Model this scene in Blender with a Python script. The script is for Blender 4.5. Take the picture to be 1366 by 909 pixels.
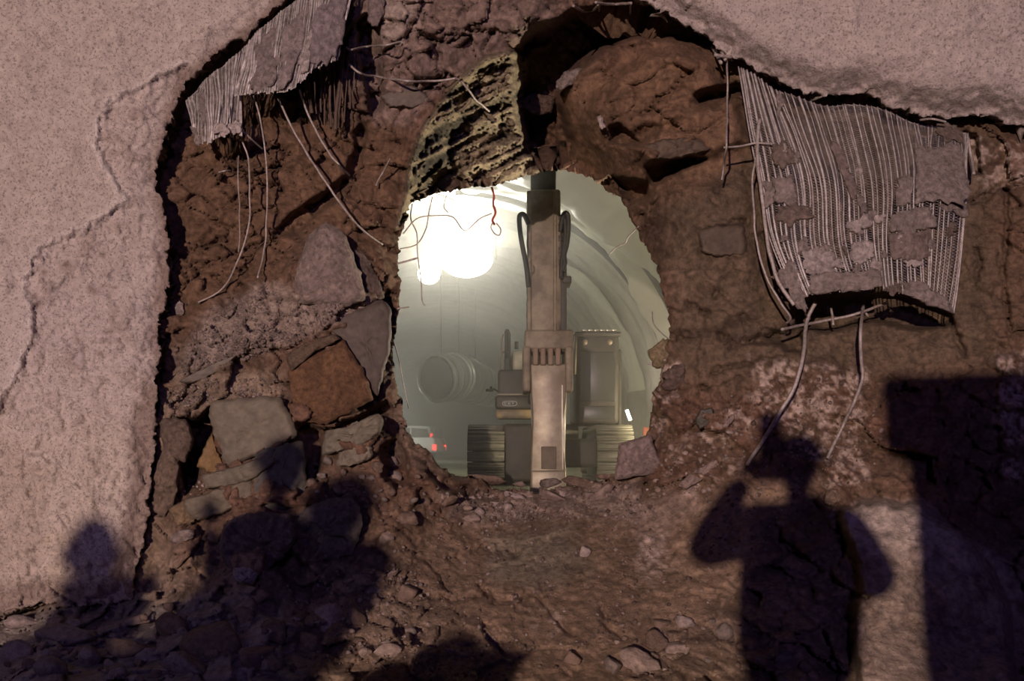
import bpy, bmesh, math, random
import numpy as np
from mathutils import Vector, Matrix

# ------------------------------------------------------------------ clear
for o in list(bpy.data.objects):
    bpy.data.objects.remove(o)
SC = bpy.context.scene
COL = SC.collection
random.seed(7)
RNG = np.random.default_rng(7)
PI = math.pi

# ------------------------------------------------------------------ camera
F = 1328.0            # focal length in pixels of a 1366 px wide frame
CX, CY, CZ = 683.0, 597.0, 1.2   # principal column, horizon row, eye height
cam_d = bpy.data.cameras.new('camera')
cam_d.sensor_width = 36.0
cam_d.lens = 36.0 * F / 1366.0
cam_d.shift_y = (CY - 454.5) / 1366.0
cam_d.clip_end = 300
cam = bpy.data.objects.new('camera', cam_d)
COL.objects.link(cam)
cam.location = (0, 0, CZ)
cam.rotation_euler = (PI / 2, 0, 0)
SC.camera = cam

# ------------------------------------------------------------------ world, lights, exposure
W = bpy.data.worlds.new('world')
SC.world = W
W.use_nodes = True
W.node_tree.nodes['Background'].inputs[0].default_value = (0.35, 0.25, 0.9, 1)
W.node_tree.nodes['Background'].inputs[1].default_value = 0.006
SC.view_settings.view_transform = 'Standard'
SC.view_settings.look = 'None'
SC.view_settings.exposure = 0.0
SC.view_settings.gamma = 1.0
SC.view_settings.use_curve_mapping = False
SC.cycles.use_denoising = True
SC.cycles.volume_bounces = 1
SC.cycles.max_bounces = 6

KEY = Vector((-3.6, -13.0, 2.7))
def light(name, kind, loc, power, color, radius=0.1, target=None, **kw):
    d = bpy.data.lights.new(name, kind)
    d.energy = power
    d.color = color
    if kind in ('POINT', 'SPOT'):
        d.shadow_soft_size = radius
    for k, v in kw.items():
        setattr(d, k, v)
    o = bpy.data.objects.new(name, d)
    COL.objects.link(o)
    o.location = loc
    if target is not None:
        o.rotation_euler = (Vector(target) - Vector(loc)).to_track_quat('-Z', 'Y').to_euler()
    return o
light('key_floodlight', 'SPOT', KEY, 19500, (1.0, 0.775, 0.665), 0.075, (-1.5, 9, 1.8), spot_size=math.radians(64), spot_blend=0.8)
light('violet_side_fill', 'SPOT', (-7.5, 0.5, 3.2), 330, (0.66, 0.56, 1.0), 0.3, (-3.7, 9, -0.2), spot_size=math.radians(42), spot_blend=0.9)
light('violet_fill', 'SPOT', (1.2, -9.0, 4.6), 1250, (0.38, 0.28, 1.0), 0.35, (0.4, 9, 2.0), spot_size=math.radians(70), spot_blend=0.6)
# lamps beyond the breakthrough
def P(px, py, Y):
    """the point at depth Y seen in pixel (px, py) of the photograph"""
    return Vector(((px - CX) * Y / F, Y, CZ + (CY - py) * Y / F))
LAMP_A = P(622, 346, 27.0)
LAMP_B = P(572, 366, 27.6)
light('flood_lamp_large', 'SPOT', LAMP_A + Vector((0, -0.75, 0.1)), 1800, (1.0, 0.95, 0.80), 0.3, LAMP_A + Vector((0.1, -4.0, 3.6)), spot_size=math.radians(150), spot_blend=0.7)
light('flood_lamp_small', 'SPOT', LAMP_B + Vector((0, -0.55, 0.1)), 450, (1.0, 0.95, 0.76), 0.2, LAMP_B + Vector((-0.1, -4.0, 3.6)), spot_size=math.radians(150), spot_blend=0.7)
light('side_work_lamp', 'POINT', (3.7, 16.6, 1.4), 330, (1.0, 0.82, 0.55), 0.12)
light('unseen_car_fill', 'POINT', (-6.9, 45.0, 2.6), 420, (1.0, 0.97, 0.86), 0.15)  # added out of sight to brighten the car and the floor there
light('jamb_work_lamp', 'SPOT', (2.7, 13.3, 1.9), 1500, (1.0, 0.87, 0.66), 0.05, (-0.5, 10.4, 4.0), spot_size=math.radians(70), spot_blend=0.5)

# ------------------------------------------------------------------ numpy noise
def _h(ix, iy, iz, s):
    n = (ix.astype(np.int64) * 374761393 + iy.astype(np.int64) * 668265263 + iz.astype(np.int64) * 2147483647 * 3 + s * 974634777) & 0xFFFFFFFF
    n = ((n ^ (n >> 13)) * 1274126177) & 0xFFFFFFFF
    n = ((n ^ (n >> 16)) * 2246822519) & 0xFFFFFFFF
    n = n ^ (n >> 15)
    return n.astype(np.float64) / 4294967295.0
def vnoise(p, s=0):
    """value noise, about -1..1; p is (n, 3)"""
    i = np.floor(p)
    f = p - i
    f = f * f * f * (f * (f * 6 - 15) + 10)
    i = i.astype(np.int64)
    out = 0
    for dx in (0, 1):
        for dy in (0, 1):
            for dz in (0, 1):
                w = (f[:, 0] if dx else 1 - f[:, 0]) * (f[:, 1] if dy else 1 - f[:, 1]) * (f[:, 2] if dz else 1 - f[:, 2])
                out = out + w * _h(i[:, 0] + dx, i[:, 1] + dy, i[:, 2] + dz, s)
    return out * 2 - 1
def fbm(p, octv=4, s=0, gain=0.5):
    a, t, out = 1.0, 0.0, 0
    for k in range(octv):
        out = out + a * vnoise(p * (2.03 ** k) + 13.7 * k, s + k)
        t += a
        a *= gain
    return out / t
def facets(p, s=0):
    """fractured planes: nearest cell's own tilted plane; also the distance between the two nearest cells"""
    i = np.floor(p).astype(np.int64)
    best = np.full(len(p), 9e9); second = best.copy(); val = np.zeros(len(p))
    for dx in (-1, 0, 1):
        for dy in (-1, 0, 1):
            for dz in (-1, 0, 1):
                a, b, c = i[:, 0] + dx, i[:, 1] + dy, i[:, 2] + dz
                q = np.stack([a + _h(a, b, c, s + 1), b + _h(a, b, c, s + 2), c + _h(a, b, c, s + 3)], 1)
                dlt = p - q
                dist = (dlt ** 2).sum(1)
                g = np.stack([_h(a, b, c, s + 4), _h(a, b, c, s + 5), _h(a, b, c, s + 6)], 1) - 0.5
                v = (_h(a, b, c, s + 7) - 0.5) + 1.6 * (g * dlt).sum(1)
                m = dist < best
                second = np.where(m, best, np.minimum(second, dist))
                val = np.where(m, v, val)
                best = np.where(m, dist, best)
    return val, np.sqrt(second) - np.sqrt(best)
def smooth(a, b, x):
    t = np.clip((x - a) / (b - a), 0, 1)
    return t * t * (3 - 2 * t)

# ------------------------------------------------------------------ plane geometry of outlines
def seg_dist(X, Y, pts, closed=True):
    pts = np.asarray(pts, float)
    n = len(pts)
    best = np.full(X.shape, 1e18)
    for k in range(n if closed else n - 1):
        a, b = pts[k], pts[(k + 1) % n]
        ab = b - a
        L = max(ab @ ab, 1e-9)
        t = np.clip(((X - a[0]) * ab[0] + (Y - a[1]) * ab[1]) / L, 0, 1)
        d = (X - a[0] - t * ab[0]) ** 2 + (Y - a[1] - t * ab[1]) ** 2
        best = np.minimum(best, d)
    return np.sqrt(best)
def inside(X, Y, pts):
    pts = np.asarray(pts, float)
    r = np.zeros(X.shape, bool)
    n = len(pts)
    for k in range(n):
        (x0, y0), (x1, y1) = pts[k], pts[(k + 1) % n]
        if y0 == y1:
            continue
        c = ((y0 > Y) != (y1 > Y)) & (X < (x1 - x0) * (Y - y0) / (y1 - y0) + x0)
        r ^= c
    return r
def sdf(X, Y, pts):
    """positive inside"""
    d = seg_dist(X, Y, pts)
    return np.where(inside(X, Y, pts), d, -d)
def catmull(pts, n, closed=False):
    pts = np.asarray(pts, float)
    m = len(pts)
    if m == 2 and not closed:
        t = np.linspace(0, 1, n)[:, None]
        return pts[0] * (1 - t) + pts[1] * t
    if closed:
        u = np.linspace(0, m, n, endpoint=False)
    else:
        u = np.linspace(0, m - 1, n)
    i = np.floor(u).astype(int)
    if not closed:
        i = np.minimum(i, m - 2)
    f = (u - i)[:, None]
    def g(k):
        return pts[k % m] if closed else pts[np.clip(k, 0, m - 1)]
    p0, p1, p2, p3 = g(i - 1), g(i), g(i + 1), g(i + 2)
    return 0.5 * (2 * p1 + (p2 - p0) * f + (2 * p0 - 5 * p1 + 4 * p2 - p3) * f ** 2 + (3 * p1 - p0 - 3 * p2 + p3) * f ** 3)

# ------------------------------------------------------------------ materials
def mat_base(name, rough=0.9, metallic=0.0, spec=0.3):
    m = bpy.data.materials.new(name)
    m.use_nodes = True
    b = m.node_tree.nodes['Principled BSDF']
    b.inputs['Roughness'].default_value = rough
    b.inputs['Metallic'].default_value = metallic
    b.inputs['Specular IOR Level'].default_value = spec
    return m, m.node_tree, b
def N(nt, t, **kw):
    n = nt.nodes.new(t)
    for k, v in kw.items():
        if k in n.inputs:
            n.inputs[k].default_value = v
        else:
            setattr(n, k, v)
    return n
def rock_material(name, source, bump=0.6, scale=1.0, fine=1.0, rough=0.92, var=0.35, speck=0.0, speck_dark=False, dist=0.02, spec=0.25):
    """colour from the vertex attribute Col or from the object's own colour, broken up by grain"""
    m, nt, b = mat_base(name, rough, 0.0, spec)
    L = nt.links.new
    if source == 'attr':
        c = N(nt, 'ShaderNodeAttribute', attribute_name='Col').outputs['Color']
        co = N(nt, 'ShaderNodeNewGeometry').outputs['Position']
    else:
        c = N(nt, 'ShaderNodeObjectInfo').outputs['Color']
        co = N(nt, 'ShaderNodeTexCoord').outputs['Object']
    if source == 'obj':
        vm = N(nt, 'ShaderNodeVectorMath', operation='ADD')
        L(N(nt, 'ShaderNodeNewGeometry').outputs['Position'], vm.inputs[0])
        co = vm.outputs[0]
    n1 = N(nt, 'ShaderNodeTexNoise', Scale=9.0 * scale, Detail=8.0, Roughness=0.68)
    L(co, n1.inputs['Vector'])
    mr = N(nt, 'ShaderNodeMapRange')
    mr.inputs['From Min'].default_value = 0.3; mr.inputs['From Max'].default_value = 0.7
    mr.inputs['To Min'].default_value = 1 - var; mr.inputs['To Max'].default_value = 1 + var
    L(n1.outputs['Fac'], mr.inputs['Value'])
    mul = N(nt, 'ShaderNodeMixRGB', blend_type='MULTIPLY'); mul.inputs['Fac'].default_value = 1
    L(c, mul.inputs['Color1']); L(mr.outputs[0], mul.inputs['Color2'])
    out = mul.outputs[0]
    n2 = N(nt, 'ShaderNodeTexNoise', Scale=55.0 * scale * fine, Detail=5.0, Roughness=0.7)
    L(co, n2.inputs['Vector'])
    if speck > 0:
        r = N(nt, 'ShaderNodeMapRange')
        if speck_dark:
            r.inputs['From Min'].default_value = 0.475; r.inputs['From Max'].default_value = 0.39
        else:
            r.inputs['From Min'].default_value = 0.6; r.inputs['From Max'].default_value = 0.68
        r.inputs['To Min'].default_value = 0; r.inputs['To Max'].default_value = speck
        L(n2.outputs['Fac'], r.inputs['Value'])
        mx = N(nt, 'ShaderNodeMixRGB')
        L(r.outputs[0], mx.inputs['Fac']); L(out, mx.inputs['Color1'])
        mx.inputs['Color2'].default_value = (0.09, 0.065, 0.06, 1) if speck_dark else (0.46, 0.36, 0.32, 1)
        out = mx.outputs[0]
    L(out, b.inputs['Base Color'])
    ad = N(nt, 'ShaderNodeMath', operation='MULTIPLY_ADD')
    L(n2.outputs['Fac'], ad.inputs[0]); ad.inputs[1].default_value = 0.45
    L(n1.outputs['Fac'], ad.inputs[2])
    bp = N(nt, 'ShaderNodeBump', Strength=bump, Distance=dist)
    L(ad.outputs[0], bp.inputs['Height'])
    L(bp.outputs[0], b.inputs['Normal'])
    return m
def plain(name, color, rough=0.6, metallic=0.0, var=0.25, scale=6.0, dirt=None, dirt_amt=0.5, spec=0.4):
    """a painted or metal surface with uneven tone and dirt"""
    m, nt, b = mat_base(name, rough, metallic, spec)
    L = nt.links.new
    tc = N(nt, 'ShaderNodeTexCoord')
    n = N(nt, 'ShaderNodeTexNoise', Scale=scale, Detail=6.0, Roughness=0.65)
    L(tc.outputs['Object'], n.inputs['Vector'])
    mx = N(nt, 'ShaderNodeMixRGB')
    d = dirt or tuple(c * (1 - var) for c in color)
    r = N(nt, 'ShaderNodeMapRange')
    r.inputs['From Min'].default_value = 0.42; r.inputs['From Max'].default_value = 0.62
    r.inputs['To Max'].default_value = dirt_amt if dirt else 1.0
    L(n.outputs['Fac'], r.inputs['Value'])
    L(r.outputs[0], mx.inputs['Fac'])
    mx.inputs['Color1'].default_value = (*color, 1); mx.inputs['Color2'].default_value = (*d, 1)
    L(mx.outputs[0], b.inputs['Base Color'])
    return m
def glow(name, color, strength):
    m, nt, b = mat_base(name)
    b.inputs['Emission Color'].default_value = (*color, 1)
    b.inputs['Emission Strength'].default_value = strength
    b.inputs['Base Color'].default_value = (*color, 1)
    return m

M_ROCK = rock_material('brown_rock', 'attr', bump=0.8, scale=1.7, var=0.5, speck=0.22, dist=0.05)
M_LINING = rock_material('sprayed_concrete', 'attr', bump=0.7, scale=1.5, fine=0.55, var=0.2, speck=0.62, speck_dark=True, dist=0.04)
M_STONE = rock_material('loose_stone', 'obj', bump=0.9, scale=2.0, var=0.5, speck=0.2, dist=0.03)
M_CRUST = rock_material('concrete_crust', 'attr', bump=1.0, scale=2.2, var=0.5, dist=0.045)
M_SLATE = rock_material('slate', 'attr', bump=0.35, scale=1.6, var=0.22, rough=0.75, dist=0.015)
M_WIRE = plain('dusty_steel', (0.40, 0.34, 0.32), 0.65, 0.3, scale=30, dirt=(0.20, 0.14, 0.11), dirt_amt=0.7)
M_RIB = plain('galvanised_rib', (0.50, 0.44, 0.43), 0.55, 0.35, scale=25, dirt=(0.24, 0.19, 0.17), dirt_amt=0.7)

# ------------------------------------------------------------------ object helpers
def obj(name, me, mat=None, parent=None, loc=None):
    o = bpy.data.objects.new(name, me)
    COL.objects.link(o)
    if mat is not None and me is not None and not me.materials:
        me.materials.append(mat)
    if parent is not None:
        o.parent = parent
        o.matrix_parent_inverse = Matrix.Translation(-parent.location) if parent.type == 'EMPTY' else Matrix()
    if loc is not None:
        o.location = loc
    return o
def tag(o, label, cat, group=None, kind=None):
    o['label'] = label
    o['category'] = cat
    if group: o['group'] = group
    if kind: o['kind'] = kind
    return o
def empty(name, loc, label, cat, group=None):
    o = bpy.data.objects.new(name, None)
    COL.objects.link(o)
    o.location = loc
    o.empty_display_size = 0.2
    return tag(o, label, cat, group)
def mesh_np(name, V, Fq, col=None, smooth_shade=False):
    """V (n,3); Fq list of arrays (m, k) of polygons"""
    me = bpy.data.meshes.new(name)
    if not isinstance(Fq, list): Fq = [Fq]
    Fq = [np.asarray(f, np.int32) for f in Fq if len(f)]
    V = np.asarray(V, np.float32)
    me.vertices.add(len(V))
    me.vertices.foreach_set('co', V.ravel())
    loops = np.concatenate([f.ravel() for f in Fq])
    counts = np.concatenate([np.full(len(f), f.shape[1]) for f in Fq])
    starts = np.concatenate([[0], np.cumsum(counts)[:-1]]).astype(np.int32)
    me.loops.add(len(loops))
    me.loops.foreach_set('vertex_index', loops)
    me.polygons.add(len(counts))
    me.polygons.foreach_set('loop_start', starts)
    if smooth_shade:
        me.polygons.foreach_set('use_smooth', np.ones(len(counts), bool))
    me.update(calc_edges=True)
    me.validate()
    if col is not None:
        a = me.color_attributes.new('Col', 'FLOAT_COLOR', 'POINT')
        c = np.concatenate([np.clip(col, 0, 1), np.ones((len(V), 1))], 1).astype(np.float32)
        a.data.foreach_set('color', c.ravel())
    return me
def tube_np(pts, r, sides=6, caps=True):
    pts = np.asarray(pts, float)
    n = len(pts)
    r = np.broadcast_to(np.asarray(r, float), (n,))
    t = np.gradient(pts, axis=0)
    t /= np.linalg.norm(t, axis=1)[:, None] + 1e-12
    ref = np.array([0.31, 0.9, 0.21]) if abs(t[0] @ np.array([0.31, 0.9, 0.21])) < 0.9 else np.array([1.0, 0, 0])
    u = np.cross(t, ref); u /= np.linalg.norm(u, axis=1)[:, None] + 1e-12
    v = np.cross(t, u)
    a = np.arange(sides) * 2 * PI / sides
    V = pts[:, None] + r[:, None, None] * (np.cos(a)[None, :, None] * u[:, None] + np.sin(a)[None, :, None] * v[:, None])
    V = V.reshape(-1, 3)
    i = np.arange(n - 1)[:, None] * sides; j = np.arange(sides)[None]; j2 = (j + 1) % sides
    Q = np.stack([i + j, i + j2, i + sides + j2, i + sides + j], -1).reshape(-1, 4)
    Fs = [Q]
    if caps and sides > 2:
        Fs.append(np.array([list(range(sides))[::-1], [(n - 1) * sides + k for k in range(sides)]]))
    return V, Fs
class MB:
    """collects pieces of ONE part"""
    def __init__(s): s.V = []; s.F = {}; s.n = 0
    def add(s, V, Fs):
        V = np.asarray(V, float)
        for f in (Fs if isinstance(Fs, list) else [Fs]):
            f = np.asarray(f)
            if len(f): s.F.setdefault(f.shape[1], []).append(f + s.n)
        s.V.append(V); s.n += len(V)
        return s
    def tube(s, pts, r, sides=6, n=None):
        pts = [tuple(p) for p in pts]
        if n: pts = catmull(pts, n)
        return s.add(*tube_np(pts, r, sides))
    def box(s, lo, hi, bev=0.0):
        (x0, y0, z0), (x1, y1, z1) = lo, hi
        bm = bmesh.new()
        bmesh.ops.create_cube(bm, size=1)
        for v in bm.verts:
            v.co = Vector(((x0 + x1) / 2 + v.co.x * (x1 - x0), (y0 + y1) / 2 + v.co.y * (y1 - y0), (z0 + z1) / 2 + v.co.z * (z1 - z0)))
        if bev:
            bmesh.ops.bevel(bm, geom=list(bm.edges), offset=bev, segments=2, affect='EDGES', profile=0.5)
        return s.bm(bm)
    def prism(s, poly, axis, a, b, bev=0.0):
        """outline of 2-D points extruded along axis 'x' or 'y' from a to b"""
        bm = bmesh.new()
        f = (lambda p, q: (q, p[0], p[1])) if axis == 'x' else (lambda p, q: (p[0], q, p[1]))
        v0 = [bm.verts.new(f(p, a)) for p in poly]
        v1 = [bm.verts.new(f(p, b)) for p in poly]
        bm.faces.new(v0); bm.faces.new(v1[::-1])
        for k in range(len(poly)):
            k2 = (k + 1) % len(poly)
            bm.faces.new([v0[k2], v0[k], v1[k], v1[k2]])
        bmesh.ops.recalc_face_normals(bm, faces=bm.faces[:])
        if bev:
            bmesh.ops.bevel(bm, geom=list(bm.edges), offset=bev, segments=2, affect='EDGES', profile=0.5)
        return s.bm(bm)
    def bm(s, bm):
        bm.verts.index_update()
        V = [v.co[:] for v in bm.verts]
        by = {}
        for f in bm.faces: by.setdefault(len(f.verts), []).append([v.index for v in f.verts])
        bm.free()
        return s.add(V, [np.array(x) for x in by.values()])
    def build(s, name, mat, parent=None, shade=False, rot=None):
        V = np.concatenate(s.V)
        if parent is not None and parent.type == 'EMPTY':
            V = V - np.array(parent.location)
        me = mesh_np(name, V, [np.concatenate(f) for f in s.F.values()], smooth_shade=shade)
        o = obj(name, me, mat)
        if parent is not None:
            o.parent = parent
        return o

exec_marker = None
# ================================================================== THE BROKEN TUNNEL WALL
ST = 2.5
gx = np.arange(-190, 1557, ST); gy = np.arange(-170, 1000, ST)
GX, GY = np.meshgrid(gx, gy)
NYG, NXG = GX.shape

RIM = [(-400, 850), (-60, 826), (0, 818), (60, 806), (120, 810), (176, 800), (184, 745), (197, 690), (204, 625), (207, 560), (212, 500),
       (211, 440), (221, 385), (224, 325), (216, 275), (207, 232), (226, 160), (246, 108), (284, 74), (330, 44), (362, 14), (392, -14),
       (440, -60), (520, -95), (640, -100), (740, -70), (815, -14), (870, 3), (925, 38), (968, 70), (1012, 96), (1062, 118), (1112, 134), (1150, 122),
       (1166, 131), (1212, 146), (1262, 158), (1312, 151), (1366, 170), (1460, 200), (1800, 250), (1800, 1400), (-400, 1400)]
HOLE = [(538, 300), (549, 272), (580, 259), (622, 251), (664, 247), (700, 236), (728, 228), (766, 229), (800, 244), (828, 268), (846, 296), (862, 330),
        (874, 352), (880, 378), (888, 402), (892, 430), (896, 452), (884, 470), (886, 492), (872, 528), (866, 560), (862, 590), (850, 618), (828, 634),
        (800, 642), (772, 647), (742, 652), (716, 657), (694, 652), (668, 656), (642, 640), (622, 637), (604, 630), (588, 624), (574, 606), (552, 586),
        (541, 566), (534, 536), (526, 500), (524, 470), (528, 436), (532, 404), (534, 372), (530, 345), (533, 322)]
_k = [ # smooth base of the rock: pixel, pixel, depth in metres
 (-190,-170,9.5),(300,-150,9.5),(683,-150,9.5),(1100,-150,9.5),(1550,-170,9.5),(-190,400,9.6),(-190,830,8.9),(0,825,8.8),(-190,990,6.6),(60,900,7.0),(150,820,8.75),
 (230,180,9.62),(230,300,9.55),(225,420,9.5),(225,550,9.42),(200,700,9.25),(330,220,9.62),(330,320,9.55),(300,450,9.42),(420,220,9.66),(480,300,9.75),(470,150,9.72),
 (420,440,9.35),(330,520,9.38),(330,600,9.3),(420,560,9.45),(500,600,9.5),(500,470,9.62),(525,380,9.85),(520,300,9.85),(300,690,8.95),(400,690,8.9),(500,690,9.15),(250,760,8.75),
 (400,790,8.3),(300,850,7.7),(500,800,8.35),(200,900,7.1),(430,900,7.2),(600,700,9.75),(600,760,9.0),(620,840,7.95),(640,905,7.2),(750,680,10.0),(750,750,9.15),(760,840,8.0),(760,905,7.25),
 (650,985,6.3),(300,985,6.3),(1000,985,6.5),(1400,985,7.0),(860,660,9.9),(900,720,9.3),(900,800,8.45),(900,905,7.35),(930,600,9.75),(1000,700,9.05),(1050,800,8.35),(1050,905,7.5),
 (500,60,9.42),(560,100,9.5),(600,20,9.4),(690,20,9.45),(470,20,9.55),(1000,560,9.6),(1100,560,9.45),(1200,560,9.3),(1300,540,9.2),(1366,600,9.05),(1200,690,8.75),(1200,800,8.3),(1280,905,7.8),(1400,800,8.4),
 (900,330,9.9),(920,450,9.88),(900,540,9.95),(980,300,9.72),(980,400,9.75),(1050,480,9.6),(1100,300,9.85),(1250,300,9.8),(1200,430,9.85),(1330,260,9.5),(1366,200,9.4),(1350,420,9.3),
 (1000,160,9.8),(900,60,9.9),(850,90,10.0),(900,200,9.75),(830,200,10.05),(780,160,10.3),(870,280,10.05),(650,-60,9.45),(900,-20,9.9),
 (720,228,11.7),(780,230,11.4),(830,268,10.7),(862,330,10.25),(888,420,10.05),(880,480,10.05),(868,560,10.1),(840,625,10.3),(770,646,10.6),(715,655,10.6),(650,642,10.6),(590,622,10.2),(550,585,9.95),(536,540,9.85),
 (545,250,10.1),(680,150,10.9)]
def tps(pts, X, Y):
    pts = np.array(pts, float)
    q = pts[:, :2] / 500.0
    def phi(r2): return 0.5 * r2 * np.log(r2 + 1e-12)
    n = len(q)
    A = np.zeros((n + 3, n + 3))
    A[:n, :n] = phi(((q[:, None] - q[None]) ** 2).sum(-1)) + 1e-3 * np.eye(n)
    A[:n, n] = 1; A[:n, n + 1:] = q
    A[n, :n] = 1; A[n + 1:, :n] = q.T
    w = np.linalg.solve(A, np.concatenate([pts[:, 2], [0, 0, 0]]))
    x, y = X / 500.0, Y / 500.0
    out = w[n] + w[n + 1] * x + w[n + 2] * y
    for k in range(n):
        out = out + w[k] * phi((x - q[k, 0]) ** 2 + (y - q[k, 1]) ** 2)
    return out
R = tps(_k, GX, GY)

# the soffit of the hole, upper left: runs back from its near edge to the far tunnel
NEAR = [(528, 305), (540, 262), (546, 215), (560, 176), (585, 138), (612, 104), (645, 78), (684, 66), (704, 78)]
FAR = [(540, 296), (552, 270), (582, 258), (624, 250), (666, 246), (702, 235), (728, 227)]
SOF = NEAR + [(700, 130), (704, 190), (716, 214)] + FAR[::-1]
dn = seg_dist(GX, GY, NEAR, False); df = seg_dist(GX, GY, FAR, False)
t = dn / (dn + df + 1e-6)
ms = smooth(-3, 3, sdf(GX, GY, SOF))
R = R * (1 - ms) + (9.55 + 2.2 * t ** 0.85) * ms
# world place of every grid point before relief, for the noise
WX = (GX - CX) * R / F; WZ = CZ + (CY - GY) * R / F
PW = np.stack([WX.ravel(), R.ravel() * 0.6, WZ.ravel()], 1)
warp = np.stack([fbm(PW * 2.2 + 5, 3, 31), fbm(PW * 2.2 + 9, 3, 32), fbm(PW * 2.2 + 1, 3, 33)], 1) * 0.16
f1, e1 = facets((PW + warp) * np.array([1.5, 1.5, 2.1]), 40)
f2, e2 = facets((PW + warp * 0.6) * np.array([4.2, 4.2, 6.0]) + 3, 50)
f3, e3 = facets((PW + warp * 0.35) * 13.0 + 7, 60)
nb = fbm(PW * 1.1, 4, 3)
nf = fbm(PW * 7.0, 4, 11)
nff = fbm(PW * 24.0, 3, 21)
shp = GX.shape
f1, f2, f3, e1, e2, nb, nf, nff = [a.reshape(shp) for a in (f1, f2, f3, e1, e2, nb, nf, nff)]
def zone(poly, soft=12, wob=10):
    return smooth(-soft, soft, sdf(GX, GY, poly) + wob * nf)
Z_SMOOTH_R = zone([(880, 260), (1010, 130), (1320, 180), (1330, 480), (1180, 500), (1040, 500), (960, 520), (900, 500), (890, 400)], 25)
Z_MUD = zone([(560, 700), (720, 670), (900, 650), (960, 640), (1090, 640), (1000, 760), (930, 830), (860, 860), (820, 909), (700, 909), (660, 840), (560, 800)], 25)
Z_CAV = zone([(740, 120), (860, 60), (980, 90), (1000, 200), (930, 260), (850, 270), (760, 220)], 20)
Z_SOF = zone(SOF, 6, 2)
Z_BOT = smooth(690, 790, GY) * (1 - Z_MUD)
Z_PINK = zone([(1110, 690), (1150, 668), (1232, 672), (1290, 720), (1366, 760), (1366, 1000), (1150, 1000), (1135, 850), (1160, 800), (1140, 730)], 10, 6)
Z_LEFTBR = zone([(235, 190), (340, 150), (540, 180), (530, 400), (400, 300), (370, 380), (250, 470), (225, 400)], 15)
Z_GRAV = zone([(245, 500), (255, 455), (300, 415), (345, 385), (375, 420), (400, 410), (480, 405), (505, 400), (440, 425), (400, 450), (330, 480), (300, 480)], 6, 5)
Z_TOP = zone([(470, -120), (800, -120), (740, 50), (650, 75), (600, 105), (545, 170), (500, 160), (470, 100)], 12)
rough1 = 1 - 0.4 * Z_CAV - 0.75 * Z_SMOOTH_R - 0.7 * Z_MUD - 0.8 * Z_PINK
R = R - 0.26 * f1 * (1 - 0.45 * Z_CAV - 0.7 * Z_SMOOTH_R - 0.6 * Z_MUD - 0.7 * Z_PINK) - 0.12 * f2 * rough1 * (1 + 0.9 * Z_BOT) - 0.040 * f3 * rough1 * (1 - 0.3 * Z_LEFTBR)
R = R - 0.09 * nb - 0.035 * nf * (1 - 0.4 * Z_SMOOTH_R) - 0.018 * nff
R = R + 0.05 * (1 - smooth(0.0, 0.10, e2)) * rough1 + 0.03 * (1 - smooth(0, 0.06, e1)) * rough1
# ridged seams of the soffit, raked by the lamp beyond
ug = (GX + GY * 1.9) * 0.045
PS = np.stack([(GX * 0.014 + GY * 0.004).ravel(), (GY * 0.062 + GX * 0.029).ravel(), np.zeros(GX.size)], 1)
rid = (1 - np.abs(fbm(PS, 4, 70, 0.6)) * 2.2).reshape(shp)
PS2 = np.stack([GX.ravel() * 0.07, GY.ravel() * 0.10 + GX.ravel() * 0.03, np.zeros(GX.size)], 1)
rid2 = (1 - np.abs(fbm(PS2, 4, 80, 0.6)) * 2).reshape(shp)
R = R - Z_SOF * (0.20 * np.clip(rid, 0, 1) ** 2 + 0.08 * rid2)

def push(poly, amount, soft=5, tilt=(0, 0), wob=6):
    """positive = towards the viewer; tilt in metres per pixel"""
    global R
    c = np.mean(np.array(poly, float), 0)
    m = smooth(-soft, soft, sdf(GX, GY, poly) + wob * nf)
    R = R - m * (amount + tilt[0] * (GX - c[0]) + tilt[1] * (GY - c[1]))
def crack(line, depth, width=2.5):
    global R
    d = seg_dist(GX + 5 * nf + 3 * nff, GY + 5 * f3 + 4 * nff, line, False)
    R = R + depth * np.exp(-(d / width) ** 2)
# hollows
push([(238, 558), (262, 560), (284, 545), (283, 580), (272, 600), (262, 645), (248, 658), (242, 615)], -0.75, 4)
push([(366, 312), (382, 290), (425, 262), (462, 235), (470, 205), (480, 160), (490, 175), (478, 235), (440, 272), (395, 312)], -0.32, 5)
push([(860, 222), (918, 206), (940, 212), (905, 232), (870, 246)], -0.5, 4)
push([(818, 236), (861, 246), (866, 262), (842, 268), (826, 258)], -0.5, 4)
push([(812, 168), (826, 164), (854, 190), (836, 194), (814, 188)], -0.5, 4)
push([(926, 128), (950, 118), (985, 112), (1000, 125), (950, 134), (932, 140)], -0.45, 4)
push([(688, 66), (712, 44), (760, 22), (820, 8), (905, 14), (952, 60), (900, 48), (850, 44), (812, 60), (786, 78), (760, 100), (748, 130), (758, 170), (762, 200), (744, 222), (722, 224), (704, 200), (694, 160), (690, 110)], -1.5, 9)
push([(1068, 404), (1100, 396), (1200, 392), (1268, 418), (1270, 432), (1230, 438), (1160, 428), (1100, 440), (1062, 436)], -0.6, 5)
push([(1000, 455), (1030, 444), (1068, 436), (1074, 470), (1052, 470), (1040, 458)], -0.4, 4)
push([(424, 574), (450, 566), (478, 556), (516, 534), (524, 548), (490, 566), (446, 580)], -0.5, 3)
push([(508, 596), (528, 584), (544, 610), (548, 640), (530, 652), (514, 640)], -0.5, 5)
push([(398, 566), (432, 572), (428, 600), (420, 640), (400, 660), (392, 620)], -0.5, 5)
push([(476, 30), (490, 20), (506, 36), (512, 140), (496, 150), (482, 100)], -0.45, 4)
push([(496, 410), (520, 390), (526, 440), (514, 450)], -0.4, 3)
push([(330, 700), (350, 690), (420, 770), (400, 800)], -0.3, 6)
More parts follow.
